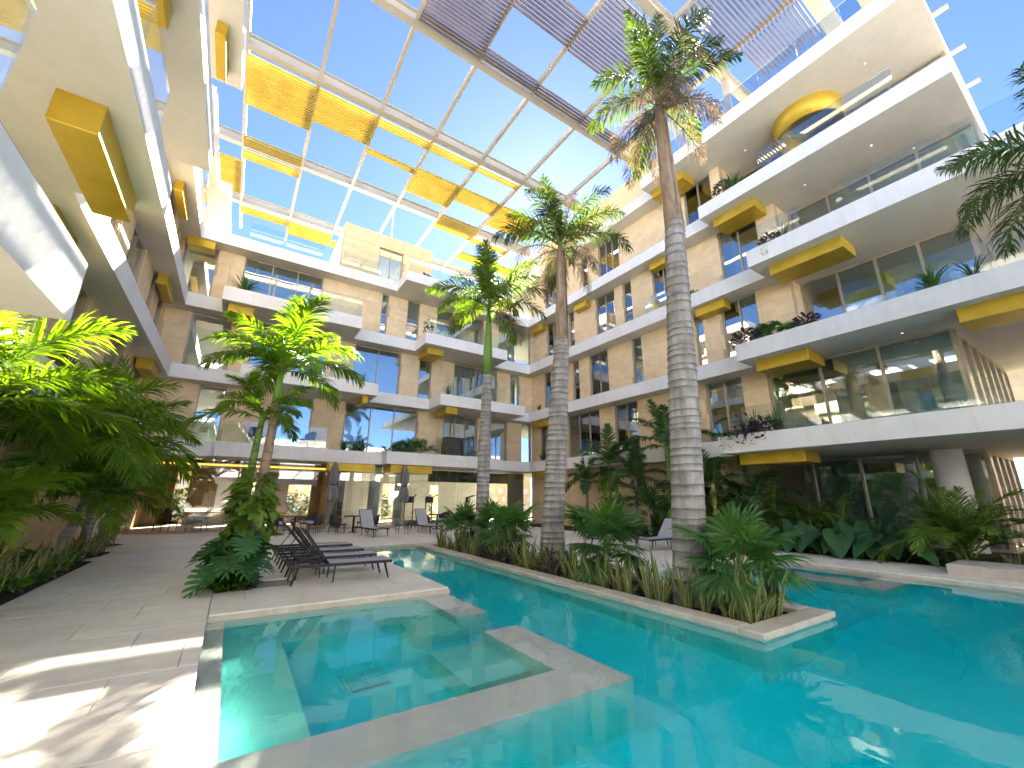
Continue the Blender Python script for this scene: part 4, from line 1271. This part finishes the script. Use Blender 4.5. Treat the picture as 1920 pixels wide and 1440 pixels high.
# snake plants
SNAKE = [blade_mesh(h, w_, b, 900+i) for i, (h, w_, b) in enumerate(((0.62, 0.036, 0.10), (0.72, 0.034, 0.25), (0.50, 0.038, 0.35), (0.68, 0.030, 0.05), (0.56, 0.034, 0.55)))]
SNAKE_D = [blade_mesh(h, w_, b, 950+i, ('frond_deep', 'frond_deep')) for i, (h, w_, b) in enumerate(((0.58, 0.026, 0.08), (0.66, 0.024, 0.2), (0.5, 0.026, 0.3)))]
def snake(loc, label, group, seed, n=8, scale=1.0, libr=None, name='snake_plant', cat='snake plant'):
    t = thing(name, label, cat, loc, 0, group); rr = random.Random(seed); libr = libr or SNAKE
    for i in range(n):
        a = i*2.4+rr.uniform(-0.4, 0.4); q = rr.uniform(0.02, 0.11)
        obj('blade', rr.choice(libr), t, (q*math.cos(a), q*math.sin(a), 0), (rr.uniform(-0.12, 0.12), rr.uniform(-0.05, 0.25), a), scale*rr.uniform(0.75, 1.15))
    return t
SG = 'snake plants along the pool-side rim of the planter'
rs = random.Random(77)
y = PY0+0.45; k = 0
while y < PY1-0.5:
    snake((PX0+0.48+rs.uniform(-0.03, 0.12), y, -0.12), 'yellow-edged snake plant, %s from the near end along the planter rim' % nth(k), SG, 1000+k, 10, rs.uniform(0.9, 1.3))
    y += rs.uniform(0.30, 0.42); k += 1
for i in range(5):
    snake((PX0+0.62+i*0.22, PY0+0.50+rs.uniform(-0.02, 0.2), -0.12), 'tall snake plant at the near planter end, %s from the pool channel' % nth(i), 'snake plants at the near planter end', 1100+i, 11, 1.2)
for i in range(17):
    snake((PX0+1.0+rs.uniform(-0.15, 0.6), PY0+0.9+i*0.66, -0.12), 'dark narrow-leaved plant inside the planter, %s from the near end' % nth(i), 'dark upright plants inside the planter', 1150+i, 16, rs.uniform(1.0, 1.35), SNAKE_D, 'upright_plant', 'plant')
for i in range(30):
    snake((-2.78-rs.uniform(0, 0.25), 5.2+i*0.44+rs.uniform(-0.1, 0.1), 0.02), 'pale-edged snake plant, %s from the camera along the left deck edge' % nth(i), 'snake plants along the left deck edge', 1200+i, 7, rs.uniform(0.8, 1.15))
for i, (yy, c) in enumerate(((9.9, 'purple'), (10.9, 'purple'), (7.7, 'purple'), (8.15, 'dead'))):
    t = thing('shrub', ('small purple-grey shrub by the far planter trunk, %s of a pair' % ('nearer' if i == 0 else 'farther')) if i < 2 else ('brownish shrub right of the middle trunk, planter rim' if i == 3 else 'purple-grey low shrub under the middle trunk'), 'shrub', (PX0+0.62, yy, -0.12), 0)
    obj('foliage', clump_mesh(260, 0.28, 0.30, 0.62, 0.13, c, 1300+i), t)
    s = MB(); s.tube([(0, 0, 0), (0.01, 0, 0.4)], [0.02, 0.01], 5); part('stem', s, 'husk', t)
t = thing('strap_plant', 'yellow-green strap-leaved plant at the foot of the middle trunk', 'plant', (PX0+0.55, 8.9, -0.12))
obj('foliage', tuft_mesh(46, 0.62, 0.012, 'snake_edge', 1320, 0.8), t)

# square bed with monstera, pothos column and ground cover
MON = [heart_mesh(0.50, 0.58, 0.42, rad(e), 'monstera', 1400+i, 7) for i, e in enumerate((74, 60, 46, 30))]
t = thing('monstera', 'monstera with big cut leaves at the foot of the slender palms', 'monstera', (0.32, 9.75, 0.05))
rr = random.Random(5)
for i in range(24):
    a = i*2.4+rr.uniform(-0.3, 0.3); z = rr.uniform(0.05, 0.55)
    obj('leaf', rr.choice(MON), t, (0.10*math.cos(a), 0.20*math.sin(a), z), (rr.uniform(-0.3, 0.3), rr.uniform(-0.3, 0.15), a), rr.uniform(0.7, 1.05))
s = MB(); s.tube([(0, 0, -0.05), (0, 0, 0.9)], 0.03, 6); part('stem', s, 'shaft', t)
POT = [heart_mesh(0.20, 0.17, 0.08, rad(e), 'pothos', 1450+i) for i, e in enumerate((50, 25, 0, -20))]
t = thing('pothos', 'variegated pothos climbing the slender palm trunks', 'climber', (0.42, 10.05, 0.0))
for i in range(190):
    a = rr.uniform(0, 6.28); z = 0.65+1.35*rr.random()
    q = 0.22+0.12*rr.random()-0.10*(z-0.65)
    obj('leaf', rr.choice(POT), t, (q*math.cos(a), q*math.sin(a), z), (rr.uniform(-0.8, 0.8), rr.uniform(-0.9, 0.4), a+rr.uniform(-0.8, 0.8)), rr.uniform(0.6, 1.5))
s = MB(); s.tube([(0.1, 0, 0), (-0.05, 0.06, 0.7), (0.08, -0.04, 1.4), (0, 0.05, 2.0)], 0.015, 5); part('vine', s, 'shaft', t)
t = tag(obj('ground_cover', clump_mesh(700, 0.42, 0.55, 0.22, 0.12, 'cover', 1470), None, (0.30, 9.85, 0.0)), 'low bright leaf cover in the square bed by the pool', 'ground cover')
t['kind'] = 'stuff'

# ground cover under the left palms and along the right garden
for i, (x, y, rx, ry, n, m_, lab) in enumerate(((-3.2, 6.6, 0.65, 2.0, 900, 'cover', 'low leaf cover at the left frame edge'), (-3.25, 12.0, 0.6, 4.2, 1400, 'cover', 'dark leaf cover under the left palms'), (16.3, 7.0, 0.9, 4.6, 2200, 'cover', 'dark leaf cover in the right garden bed'), (16.6, 13.5, 0.8, 3.2, 1600, 'cover', 'leaf cover along the right wall'))):
    t = tag(obj('ground_cover', clump_mesh(n, rx, ry, 0.45, 0.17, m_, 1480+i), None, (x, y, 0.0)), lab, 'ground cover'); t['kind'] = 'stuff'

# croton and rosettes in the left bed
CRO = [blade_mesh(h, w_, b, 1500+i, ('croton', 'croton')) for i, (h, w_, b) in enumerate(((0.55, 0.055, 0.5), (0.6, 0.05, 0.8), (0.45, 0.055, 0.3)))]
snake((-2.95, 10.3, 0.45), 'yellow-speckled croton in the left bed, centre of the shade', 'crotons in the left bed', 1510, 20, 1.0, CRO, 'croton', 'croton')
snake((-3.0, 7.4, 0.35), 'yellow-green croton at the left frame edge', 'crotons in the left bed', 1511, 16, 0.95, CRO, 'croton', 'croton')
snake((-2.9, 14.6, 0.25), 'speckled croton at the far end of the left bed', 'crotons in the left bed', 1512, 14, 0.8, CRO, 'croton', 'croton')

# elephant ears on the right
ALO = [heart_mesh(0.62, 0.52, 0.55, rad(e), 'alocasia', 1600+i) for i, e in enumerate((78, 62, 45, 30))]
for i, (x, y, n, sc, lab) in enumerate(((15.85, 7.9, 11, 1.05, 'elephant ear plant at the left end of the right garden'), (15.8, 6.8, 12, 1.2, 'elephant ear with one yellow leaf bract, right garden'), (15.9, 5.7, 12, 1.25, 'elephant ear in the middle of the right pool border'), (15.85, 4.7, 12, 1.3, 'large elephant ear beside the big feathery palm'))):
    t = thing('elephant_ear', lab, 'elephant ear', (x, y, 0.0), 0, 'elephant ears along the right pool walk'); rr = random.Random(1620+i)
    for k in range(n):
        a = math.pi+rr.uniform(-1.7, 1.7)
        obj('leaf', rr.choice(ALO), t, (rr.uniform(-0.1, 0.1), rr.uniform(-0.2, 0.2), rr.uniform(0, 0.15)), (0, 0, a), sc*rr.uniform(0.7, 1.15))
ROS = [blade_mesh(h, 0.055, b, 1650+i, ('alocasia', 'alocasia')) for i, (h, b) in enumerate(((0.9, 0.15), (0.85, 0.35), (0.75, 0.6)))]
snake((16.6, 4.95, 0.35), 'dark upright rosette between the feathery palms', 'rosette', 1660, 14, 1.0, ROS, 'bird_nest_fern', 'fern')
RED = [blade_mesh(h, 0.05, b, 1670+i, ('redleaf', 'redleaf')) for i, (h, b) in enumerate(((0.45, 0.5), (0.5, 0.8), (0.4, 0.25)))]
snake((15.75, 1.75, 0.15), 'burgundy cordyline at the right frame edge', 'cordylines', 1680, 18, 1.1, RED, 'cordyline', 'cordyline')
snake((15.6, 2.25, 0.0), 'yellow-edged snake plant beside the burgundy cordyline', 'snake plants right garden', 1681, 6, 0.9)
DRA = [blade_mesh(h, 0.014, b, 1690+i, ('frond', 'frond')) for i, (h, b) in enumerate(((0.38, 0.3), (0.4, 0.7), (0.36, 0.05)))]
t = snake((16.9, 6.9, 1.35), 'thin-stemmed dracaena tuft before the curtained glass', 'dracaenas', 1691, 22, 0.9, DRA, 'dracaena', 'dracaena')
s = MB(); s.tube([(0, 0, -1.3), (0.05, 0.02, -0.6), (0, 0, 0)], 0.018, 5); part('stem', s, 'husk', t)
t = thing('pothos', 'bright pothos wrapped round a stem by the right wall', 'climber', (16.15, 15.4, 0.0)); rr = random.Random(6)
for i in range(110):
    a = rr.uniform(0, 6.28); z = 0.4+2.5*rr.random(); q = 0.2+0.22*rr.random()
    obj('leaf', rr.choice(POT), t, (q*math.cos(a), q*math.sin(a), z), (0, rr.uniform(-0.4, 0.4), a), rr.uniform(1.0, 2.2))
t = thing('pothos', 'pothos column half hidden behind the tallest palm trunk', 'climber', (15.7, 11.2, 0.0))
for i in range(110):
    a = rr.uniform(0, 6.28); z = 0.2+2.0*rr.random(); q = 0.18+0.2*rr.random()
    obj('leaf', rr.choice(POT), t, (q*math.cos(a), q*math.sin(a), z), (0, rr.uniform(-0.4, 0.4), a), rr.uniform(1.0, 2.0))

# balcony plants
PUR = [clump_mesh(220, 0.34, 0.5, 0.6, 0.16, 'purple', 1700, 0.5, 0.35), clump_mesh(160, 0.3, 0.4, 0.5, 0.15, 'purple', 1701)]
GRS = [tuft_mesh(60, 0.75, 0.008, 'grass', 1710, 0.8), tuft_mesh(40, 0.45, 0.009, 'grass', 1711, 0.8), tuft_mesh(70, 0.55, 0.016, 'fan', 1712, 1.1)]
VINE = clump_mesh(150, 0.10, 0.25, 0.12, 0.09, 'pothos', 1720, 0.0, 0.95)
VINE_S = clump_mesh(60, 0.06, 0.12, 0.10, 0.07, 'pothos', 1721, 0.0, 0.5)
LOWC = clump_mesh(160, 0.15, 0.55, 0.16, 0.10, 'cover', 1722)
def bal(name, me, loc, label, cat='plant', sc=1.0, rz=0.0):
    if cat != 'vine': sc *= 1.35
    t = thing(name, label, cat, loc, rz, 'balcony plants', sc)
    obj('foliage', me, t)
    return t
z1, z2, z3, z4 = (LV[i][1] for i in range(4))
xe = XRP+0.22
bal('purple_plant', PUR[0], (xe-0.02, 8.0, z1), 'purple plant spilling over the lowest right balcony corner')
bal('purple_plant', PUR[1], (xe+0.1, 7.4, z1), 'purple plant behind the spilling one, lowest right balcony')
bal('grass_plant', GRS[0], (xe+0.1, 7.0, z1), 'fine green grass tuft right of the purple balcony plants')
bal('grass_plant', GRS[0], (xe+0.15, 7.75, z1), 'spiky grass among the purple plants on the lowest right balcony')
bal('trailing_vine', VINE, (XRP+0.0, 8.75, z1), 'green vine hanging down the lowest right balcony corner', 'vine')
bal('leaf_cover', LOWC, (XRP+0.22, 8.5, z1), 'low creeping leaves on top of the lowest right balcony edge')
bal('purple_plant', PUR[1], (xe-0.1, 7.45, z2), 'purple shrub on the second right balcony, left end')
bpl = thing('fan_palm', 'potted fan palms massed on the second right balcony', 'fan palm', (xe+0.2, 6.35, z2), 0, 'balcony plants')
rr = random.Random(9)
for i in range(22):
    obj('fan_leaf', FAN[i % 6], bpl, (rr.uniform(-0.1, 0.15), rr.uniform(-0.55, 0.7), rr.uniform(-0.1, 0.15)), (0, 0, rr.uniform(0, 6.28)), rr.uniform(0.6, 0.85))
bal('purple_plant', PUR[1], (xe-0.05, 5.45, z2), 'dark purple plant right of the balcony fan palms', sc=0.8)
bal('purple_plant', PUR[1], (xe-0.2, 6.05, z3), 'purple plant on the third right balcony near the gold box', sc=0.7)
bal('grass_plant', GRS[1], (xe-0.2, 5.6, z3), 'green grass clump beside the third-balcony purple plant', sc=1.1)
bal('trailing_vine', VINE_S, (XRP-0.25, 6.2, z3), 'short vine hanging from the third right balcony', 'vine')
bal('grass_plant', GRS[2], (xe+0.3, 7.3, z4), 'spiky green plant on the fourth right balcony left end', sc=1.0)
bal('shrub', clump_mesh(120, 0.25, 0.3, 0.5, 0.13, 'dead', 1730), (xe+0.3, 7.7, z4), 'dry brown shrub on the fourth right balcony', 'shrub')
bal('grass_plant', GRS[2], (xe-0.05, 2.3, z2), 'dense strappy plant at the glass corner, second right balcony')
bal('grass_plant', GRS[1], (xe-0.05, 1.5, z2), 'thin strappy plant right of the glass corner', sc=1.2)
bal('grass_plant', GRS[1], (XRF+0.2, 10.9, z3), 'tufts of grass along the recessed third ledge', sc=0.9)
bal('leaf_cover', LOWC, (XRF+0.15, 10.6, z3), 'creeping leaves along the recessed third ledge')
bal('trailing_vine', VINE, (XRF+0.0, 22.6, z1), 'vine trailing at the inner corner of the first floor', 'vine')
bal('grass_plant', GRS[2], (XRF+0.3, 21.9, z1), 'leafy plant at the inner corner of the first floor')
bal('trailing_vine', VINE_S, (XRF+0.0, 21.9, z3), 'short vine at the inner corner of the third floor', 'vine')
bal('grass_plant', GRS[1], (XRF+0.2, 22.2, z2), 'grass tufts at the inner corner of the second floor', sc=0.9)
bpl = thing('fan_palm', 'bushy fan palms on the centre first-floor balcony', 'fan palm', (8.3, 22.75, z1), 0, 'balcony plants')
for i in range(34):
    obj('fan_leaf', FAN[i % 6], bpl, (rr.uniform(-0.95, 0.95), rr.uniform(-0.2, 0.3), rr.uniform(0.0, 0.35)), (0, 0, rr.uniform(0, 6.28)), rr.uniform(0.6, 0.85))
bal('grass_plant', GRS[2], (5.6, YCF+0.3, z1), 'strappy green plant on the centre first-floor ledge', sc=1.1)
bal('grass_plant', GRS[1], (4.7, YCF+0.3, z1), 'thin grass left of the strappy plant, centre first floor', sc=1.2)
bal('grass_plant', GRS[1], (4.9, YCP+0.35, z2), 'thin tuft on the second-floor balcony, centre left', sc=1.0)
bal('grass_plant', GRS[1], (9.8, YCP+0.3, z2), 'spiky tuft at the corner of the second-floor balcony, centre right', sc=1.3)
bal('fan_palm', GRS[2], (-0.9, YCP+0.4, z3), 'bushy potted palm on the third-floor balcony', 'fan palm', 1.3)
bal('shrub', clump_mesh(60, 0.2, 0.2, 0.8, 0.14, 'cover', 1731), (8.35, YCP+0.35, z3), 'small leafy shrub at the third-floor balcony corner', 'shrub')
bal('shrub', clump_mesh(120, 0.5, 0.15, 0.35, 0.10, 'cover', 1732), (12.3, 22.9, z1), 'low planter of leaves by the barbecue', 'shrub')

# overhanging palm outside the right frame edge (its leaf tips show)
t = thing('palm_tree', 'palm mostly out of frame whose dark leaf tips enter at the right', 'palm tree', (10.9, -0.75, -0.1), 0)
part('trunk', ringed_trunk([(0, 0, 0), (0, 0, 3), (0.05, 0, 6.7)], [0.3, 0.26, 0.2], 0.17, 18, 9), ['trunk', 'scar'], t, True)
crown(t, F_ROYAL, 7.0, [('spear', 1), ('up', 4), ('mid', 5), ('low', 5), ('hang', 3)], 91, 1.0, x=0.05)
pl2 = thing('planter', 'round stone planter outside the right frame edge', 'planter', (10.9, -0.75, 0))
s = MB(); s.lathe([(0.9, -1.5), (0.9, -0.05), (0.95, -0.05), (0.95, 0.02), (0.7, 0.02), (0.7, -0.1)], 28); part('rim', s, 'coping', pl2)

# greenery outside, seen through the lobby openings
for i, (x, y) in enumerate(((-2.4, 33.5), (1.3, 33.2), (3.9, 33.6), (9.5, 33.4), (12.9, 33.4))):
    t = thing('garden_shrub', 'sunlit shrub seen through the lobby opening, number %s from the left' % ('one', 'two', 'three', 'four', 'five')[i], 'shrub', (x, y, 0), 0, 'shrubs behind the lobby')
    obj('foliage', clump_mesh(500, 1.0, 0.6, 2.0, 0.3, 'cover', 1750+i), t)

# ------------------------------------------------------------------ furniture
def lounger(label, loc, rz, group, back=50, dark=True):
    """foot end at +X, head (raised back) at -X; 1.9 m long"""
    t = thing('sun_lounger', label, 'sun lounger', loc, rz, group)
    fr = MB()
    for sy in (-0.31, 0.31):
        fr.box(-0.95, 0.95, sy-0.022, sy+0.022, 0.295, 0.347)
    for x in (-0.95, -0.25, 0.93):
        fr.box(x-0.015, x+0.015, -0.29, 0.29, 0.31, 0.338)
    part('frame', fr, 'dark_metal', t)
    for sx in (-0.80, 0.80):
        for sy in (-0.31, 0.31):
            l = MB(); l.tube([(sx, sy, 0.32), (sx*1.06+(0.05 if sx > 0 else -0.05), sy*1.02, 0.0)], [0.028, 0.015], 6); part('leg', l, 'dark_metal', t)
    for sy in (-0.31, 0.31):
        l = MB(); l.tube([(-0.15, sy, 0.32), (-0.17, sy, 0.0)], [0.016, 0.012], 6); part('leg', l, 'dark_metal', t)
    s = MB(); n = 8
    for i in range(n+1):
        x = -0.25+1.20*i/n; z = 0.352-0.018*math.sin(math.pi*i/n)
        s.v += [(x, -0.285, z), (x, 0.285, z), (x, -0.285, z-0.008), (x, 0.285, z-0.008)]
    for i in range(n):
        a = 4*i; s.face(a, a+4, a+5, a+1); s.face(a+2, a+3, a+7, a+6); s.face(a, a+2, a+6, a+4); s.face(a+1, a+5, a+7, a+3)
    part('seat', s, 'sling', t)
    a = rad(back); c, sn = math.cos(a), math.sin(a); L = 0.80
    b = MB()
    def bp(u, y, off): return (-0.26-u*c-off*sn, y, 0.35+u*sn-off*c)
    b.v += [bp(0, -0.285, 0), bp(0, 0.285, 0), bp(L, 0.285, 0), bp(L, -0.285, 0), bp(0, -0.285, 0.008), bp(0, 0.285, 0.008), bp(L, 0.285, 0.008), bp(L, -0.285, 0.008)]
    for q in ((0, 1, 2, 3), (7, 6, 5, 4), (0, 3, 7, 4), (1, 5, 6, 2), (3, 2, 6, 7)): b.face(*q)
    bk = part('backrest', b, 'sling', t)
    f = MB()
    for sy in (-0.30, 0.30):
        f.tube([bp(0, sy, 0.012), bp(L, sy, 0.012)], 0.017, 6)
    f.tube([bp(L, -0.30, 0.012), bp(L, 0.30, 0.012)], 0.017, 6)
    part('backrest_frame', f, 'dark_metal', bk)
    p = MB(); p.tube([bp(L*0.55, 0.0, 0.03), (-0.80, 0.0, 0.33)], 0.012, 5); p.tube([(-0.80, -0.29, 0.33), (-0.80, 0.29, 0.33)], 0.010, 5); part('prop', p, 'dark_metal', t)
    return t
LG = 'sun loungers in a row on the peninsula'
for i, (y, lab) in enumerate(((9.45, 'nearest lounger of the peninsula row, back raised high'), (10.55, 'second lounger from the pool in the peninsula row'), (11.7, 'third lounger from the pool in the peninsula row'), (12.9, 'farthest lounger of the peninsula row'))):
    lounger('grey ' + lab, (2.08, y, 0), rad((-1.0, 1.2, -0.6, 0.8)[i]), LG, (52, 50, 54, 48)[i])
def side_table(label, loc, group='low side tables'):
    t = thing('side_table', label, 'side table', loc, 0, group)
    p = MB(); p.bbox(-0.24, 0.24, -0.24, 0.24, 0.36, 0.39, 0.008); part('table_top', p, 'dark_metal', t)
    for sx in (-0.2, 0.2):
        for sy in (-0.2, 0.2):
            l = MB(); l.tube([(sx, sy, 0.362), (sx*1.1, sy*1.1, 0)], 0.012, 5); part('leg', l, 'dark_metal', t)
side_table('dark side table between the two nearest loungers', (1.55, 10.0, 0))
side_table('dark side table between the second and third loungers', (1.6, 11.12, 0))
side_table('dark side table between the two far loungers', (6.75, 19.3, 0))
side_table('dark side table by the third far lounger', (9.3, 19.8, 0))
LG2 = 'sun loungers facing the pool on the back deck'
lounger('pale far lounger left of the closed umbrella, facing the pool', (5.25, 18.9, 0), rad(-90+12), LG2, 62)
lounger('pale far lounger between the umbrella and the planter', (7.95, 19.4, 0), rad(-90+10), LG2, 62)
lounger('far lounger half hidden by the farthest fan palm', (10.2, 19.5, 0), rad(-90), LG2, 60)
lounger('pale lounger behind the broad fan palm', (11.2, 10.6, 0), rad(186), 'sun loungers behind the planter', 55)
lounger('white lounger left of the tallest trunk base, foot end showing', (12.4, 9.7, 0), rad(182), 'sun loungers behind the planter', 48)

def umbrella(label, loc, h):
    t = thing('closed_umbrella', label, 'umbrella', loc, 0, 'closed grey umbrellas')
    b = MB(); b.lathe([(0.42, 0.0), (0.42, 0.05), (0.10, 0.08), (0.05, 0.30), (0.03, 0.30)], 24); part('base', b, 'cushion', t, True)
    p = MB(); p.tube([(0, 0, 0.1), (0, 0, h)], 0.026, 8); part('pole', p, 'umbrella_pole', t, True)
    rr = random.Random(len(label)); c = MB()
    prof = [(0.05, h*0.41), (0.20, h*0.42), (0.26, h*0.47), (0.21, h*0.60), (0.13, h*0.66), (0.20, h*0.72), (0.19, h*0.82), (0.14, h*0.93), (0.05, h*1.0), (0.02, h*1.012)]
    c.lathe(prof, 28, wob=lambda i, k: 0.22*math.sin(k*2*math.pi*8/28+i*0.5)*(1 if i < 7 else 0.5))
    part('canopy', c, 'umbrella', t)
    s = MB(); s.lathe([(0.15, h*0.655), (0.155, h*0.665), (0.15, h*0.675)], 20); part('strap', s, 'dark_metal', t)
umbrella('closed grey umbrella by the wooden lobby door', (4.16, 22.3, 0), 3.25)
umbrella('closed grey umbrella between the two far loungers', (7.75, 22.3, 0), 3.25)

def armchair(label, loc, rz, group):
    t = thing('dining_chair', label, 'chair', loc, rz, group)
    s = MB(); s.bbox(-0.26, 0.26, -0.25, 0.25, 0.36, 0.43, 0.02); part('seat', s, 'wicker', t)
    c = MB(); c.bbox(-0.23, 0.23, -0.22, 0.22, 0.431, 0.49, 0.02); part('cushion', c, 'cushion', t)
    b = MB(); n = 12
    for i in range(n+1):
        a = math.pi*(1.0*i/n)
        x, y = 0.29*math.cos(a), 0.05-(-0.27*math.sin(a))
        hh = 0.62+0.20*math.sin(a)
        for (q, z) in ((1.0, 0.38), (1.10, hh), (1.03, hh), (0.93, 0.38)):
            b.v.append((x*q, y*q, z))
    for i in range(n):
        for k in range(4):
            j = (k+1) % 4; b.face(4*i+k, 4*i+j, 4*i+4+j, 4*i+4+k)
    part('backrest', b, 'wicker', t, True)
    for sx in (-0.22, 0.22):
        for sy in (-0.2, 0.22):
            l = MB(); l.tube([(sx, sy, 0.37), (sx*1.15, sy*1.15, 0)], [0.016, 0.01], 5); part('leg', l, 'dark_metal', t)
def table(label, loc, r=0.45, group='dining tables'):
    t = thing('dining_table', label, 'table', loc, 0, group)
    p = MB(); p.lathe([(r, 0.71), (r, 0.74), (r-0.01, 0.745)], 28); part('table_top', p, 'dark_metal', t)
    p = MB(); p.lathe([(0.22, 0.0), (0.22, 0.02), (0.05, 0.04), (0.045, 0.71)], 16); part('pedestal', p, 'dark_metal', t)
sets = ((5.0, 21.0, 'behind the left far lounger'), (9.3, 21.3, 'behind the umbrella and planter'), (2.6, 21.6, 'by the wooden lobby door'))
for k, (x, y, lab) in enumerate(sets):
    table('round dark dining table ' + lab, (x, y, 0))
    for i, (dx, dy, pos) in enumerate(((-0.75, -0.35, 'left front'), (0.75, -0.3, 'right front'), (-0.6, 0.6, 'left rear'), (0.65, 0.6, 'right rear'))):
        armchair('dark wicker dining chair, %s of the table %s' % (pos, lab), (x+dx, y+dy, 0), math.atan2(dy, dx)-math.pi/2, 'wicker dining chairs')

# balcony furniture
armchair('woven lounge chair on the first-floor balcony behind the slender palm', (0.6, 23.35, LV[0][1]), 2.6, 'balcony chairs')
armchair('dark chair on the first-floor balcony near the wide window', (2.9, 23.35, LV[0][1]), -2.4, 'balcony chairs')
armchair('purple-backed chair on the penthouse terrace', (8.3, 22.3, LV[3][1]), 0.4, 'balcony chairs')
t = thing('barbecue', 'covered black barbecue on the first-floor balcony', 'barbecue', (10.9, 23.1, LV[0][1]))
b = MB(); b.bbox(-0.65, 0.65, -0.3, 0.3, 0.0, 0.85, 0.03); part('cabinet', b, 'black', t)
b = MB(); b.prism([(-0.7, -0.32), (0.7, -0.32), (0.6, 0.32), (-0.6, 0.32)], 0.851, 1.15); part('cover', b, 'black', t)

# lobby furniture seen through the glass
def lobby_chair(label, loc, rz):
    t = thing('lobby_armchair', label, 'armchair', loc, rz, 'lobby armchairs')
    s = MB(); s.bbox(-0.3, 0.3, -0.3, 0.3, 0.34, 0.46, 0.02); part('seat', s, 'black', t)
    b = MB(); b.v += [(-0.28, 0.22, 0.46), (0.28, 0.22, 0.46), (0.26, 0.42, 1.05), (-0.26, 0.42, 1.05), (-0.28, 0.28, 0.46), (0.28, 0.28, 0.46), (0.26, 0.48, 1.05), (-0.26, 0.48, 1.05)]
    for q in ((0, 1, 2, 3), (7, 6, 5, 4), (0, 3, 7, 4), (1, 5, 6, 2), (3, 2, 6, 7), (0, 4, 5, 1)): b.face(*q)
    part('backrest', b, 'dark_wood', t)
    for sx in (-0.3, 0.3):
        l = MB(); l.tube([(sx, -0.30, 0), (sx, -0.26, 0.62), (sx, 0.32, 0.64), (sx, 0.42, 0.0)], 0.022, 5); part('side_frame', l, 'dark_wood', t)
lobby_chair('dark wooden armchair facing the slit window in the lobby', (-2.2, 25.0, 0), 0.5)
lobby_chair('second dark wooden armchair in the lobby, nearer the sofa', (-1.1, 25.3, 0), -0.3)
lobby_chair('dark armchair behind the monstera column in the lobby', (0.4, 25.6, 0), 0.9)
t = thing('lobby_sofa', 'grey lobby sofa seen through the glass left of the monstera', 'sofa', (1.2, 27.0, 0))
b = MB(); b.bbox(-1.1, 1.1, -0.4, 0.4, 0.12, 0.44, 0.04); part('seat', b, 'cushion', t)
b = MB(); b.bbox(-1.1, 1.1, 0.25, 0.45, 0.441, 0.85, 0.04); part('backrest', b, 'cushion', t)
for i, x in enumerate((9.6, 11.2, 14.3)):
    t = thing('gym_machine', 'black exercise machine behind the glass, %s of three' % ('leftmost', 'middle', 'rightmost')[i], 'gym machine', (x, 26.2+0.3*i, 0), 0.4*i, 'gym machines in the glazed room')
    b = MB(); b.bbox(-0.3, 0.3, -0.6, 0.6, 0.0, 0.2, 0.02); part('base', b, 'black', t)
    for sx in (-0.28, 0.28):
        b = MB(); b.tube([(sx, 0.3, 0.2), (sx, 0.35, 1.6), (sx, -0.15, 1.75)], 0.04, 6); part('upright', b, 'black', t)
    b = MB(); b.bbox(-0.3, 0.3, 0.2, 0.42, 1.25, 1.65, 0.03); part('console', b, 'black', t)
b = thing('screen', 'blue screen behind the third-floor corner window', 'screen', (19.3, 3.3, LV[1][1]))
p = MB(); p.box(-0.02, 0.02, -0.6, 0.25, 0.4, 2.0); part('panel', p, 'blue_panel', b)
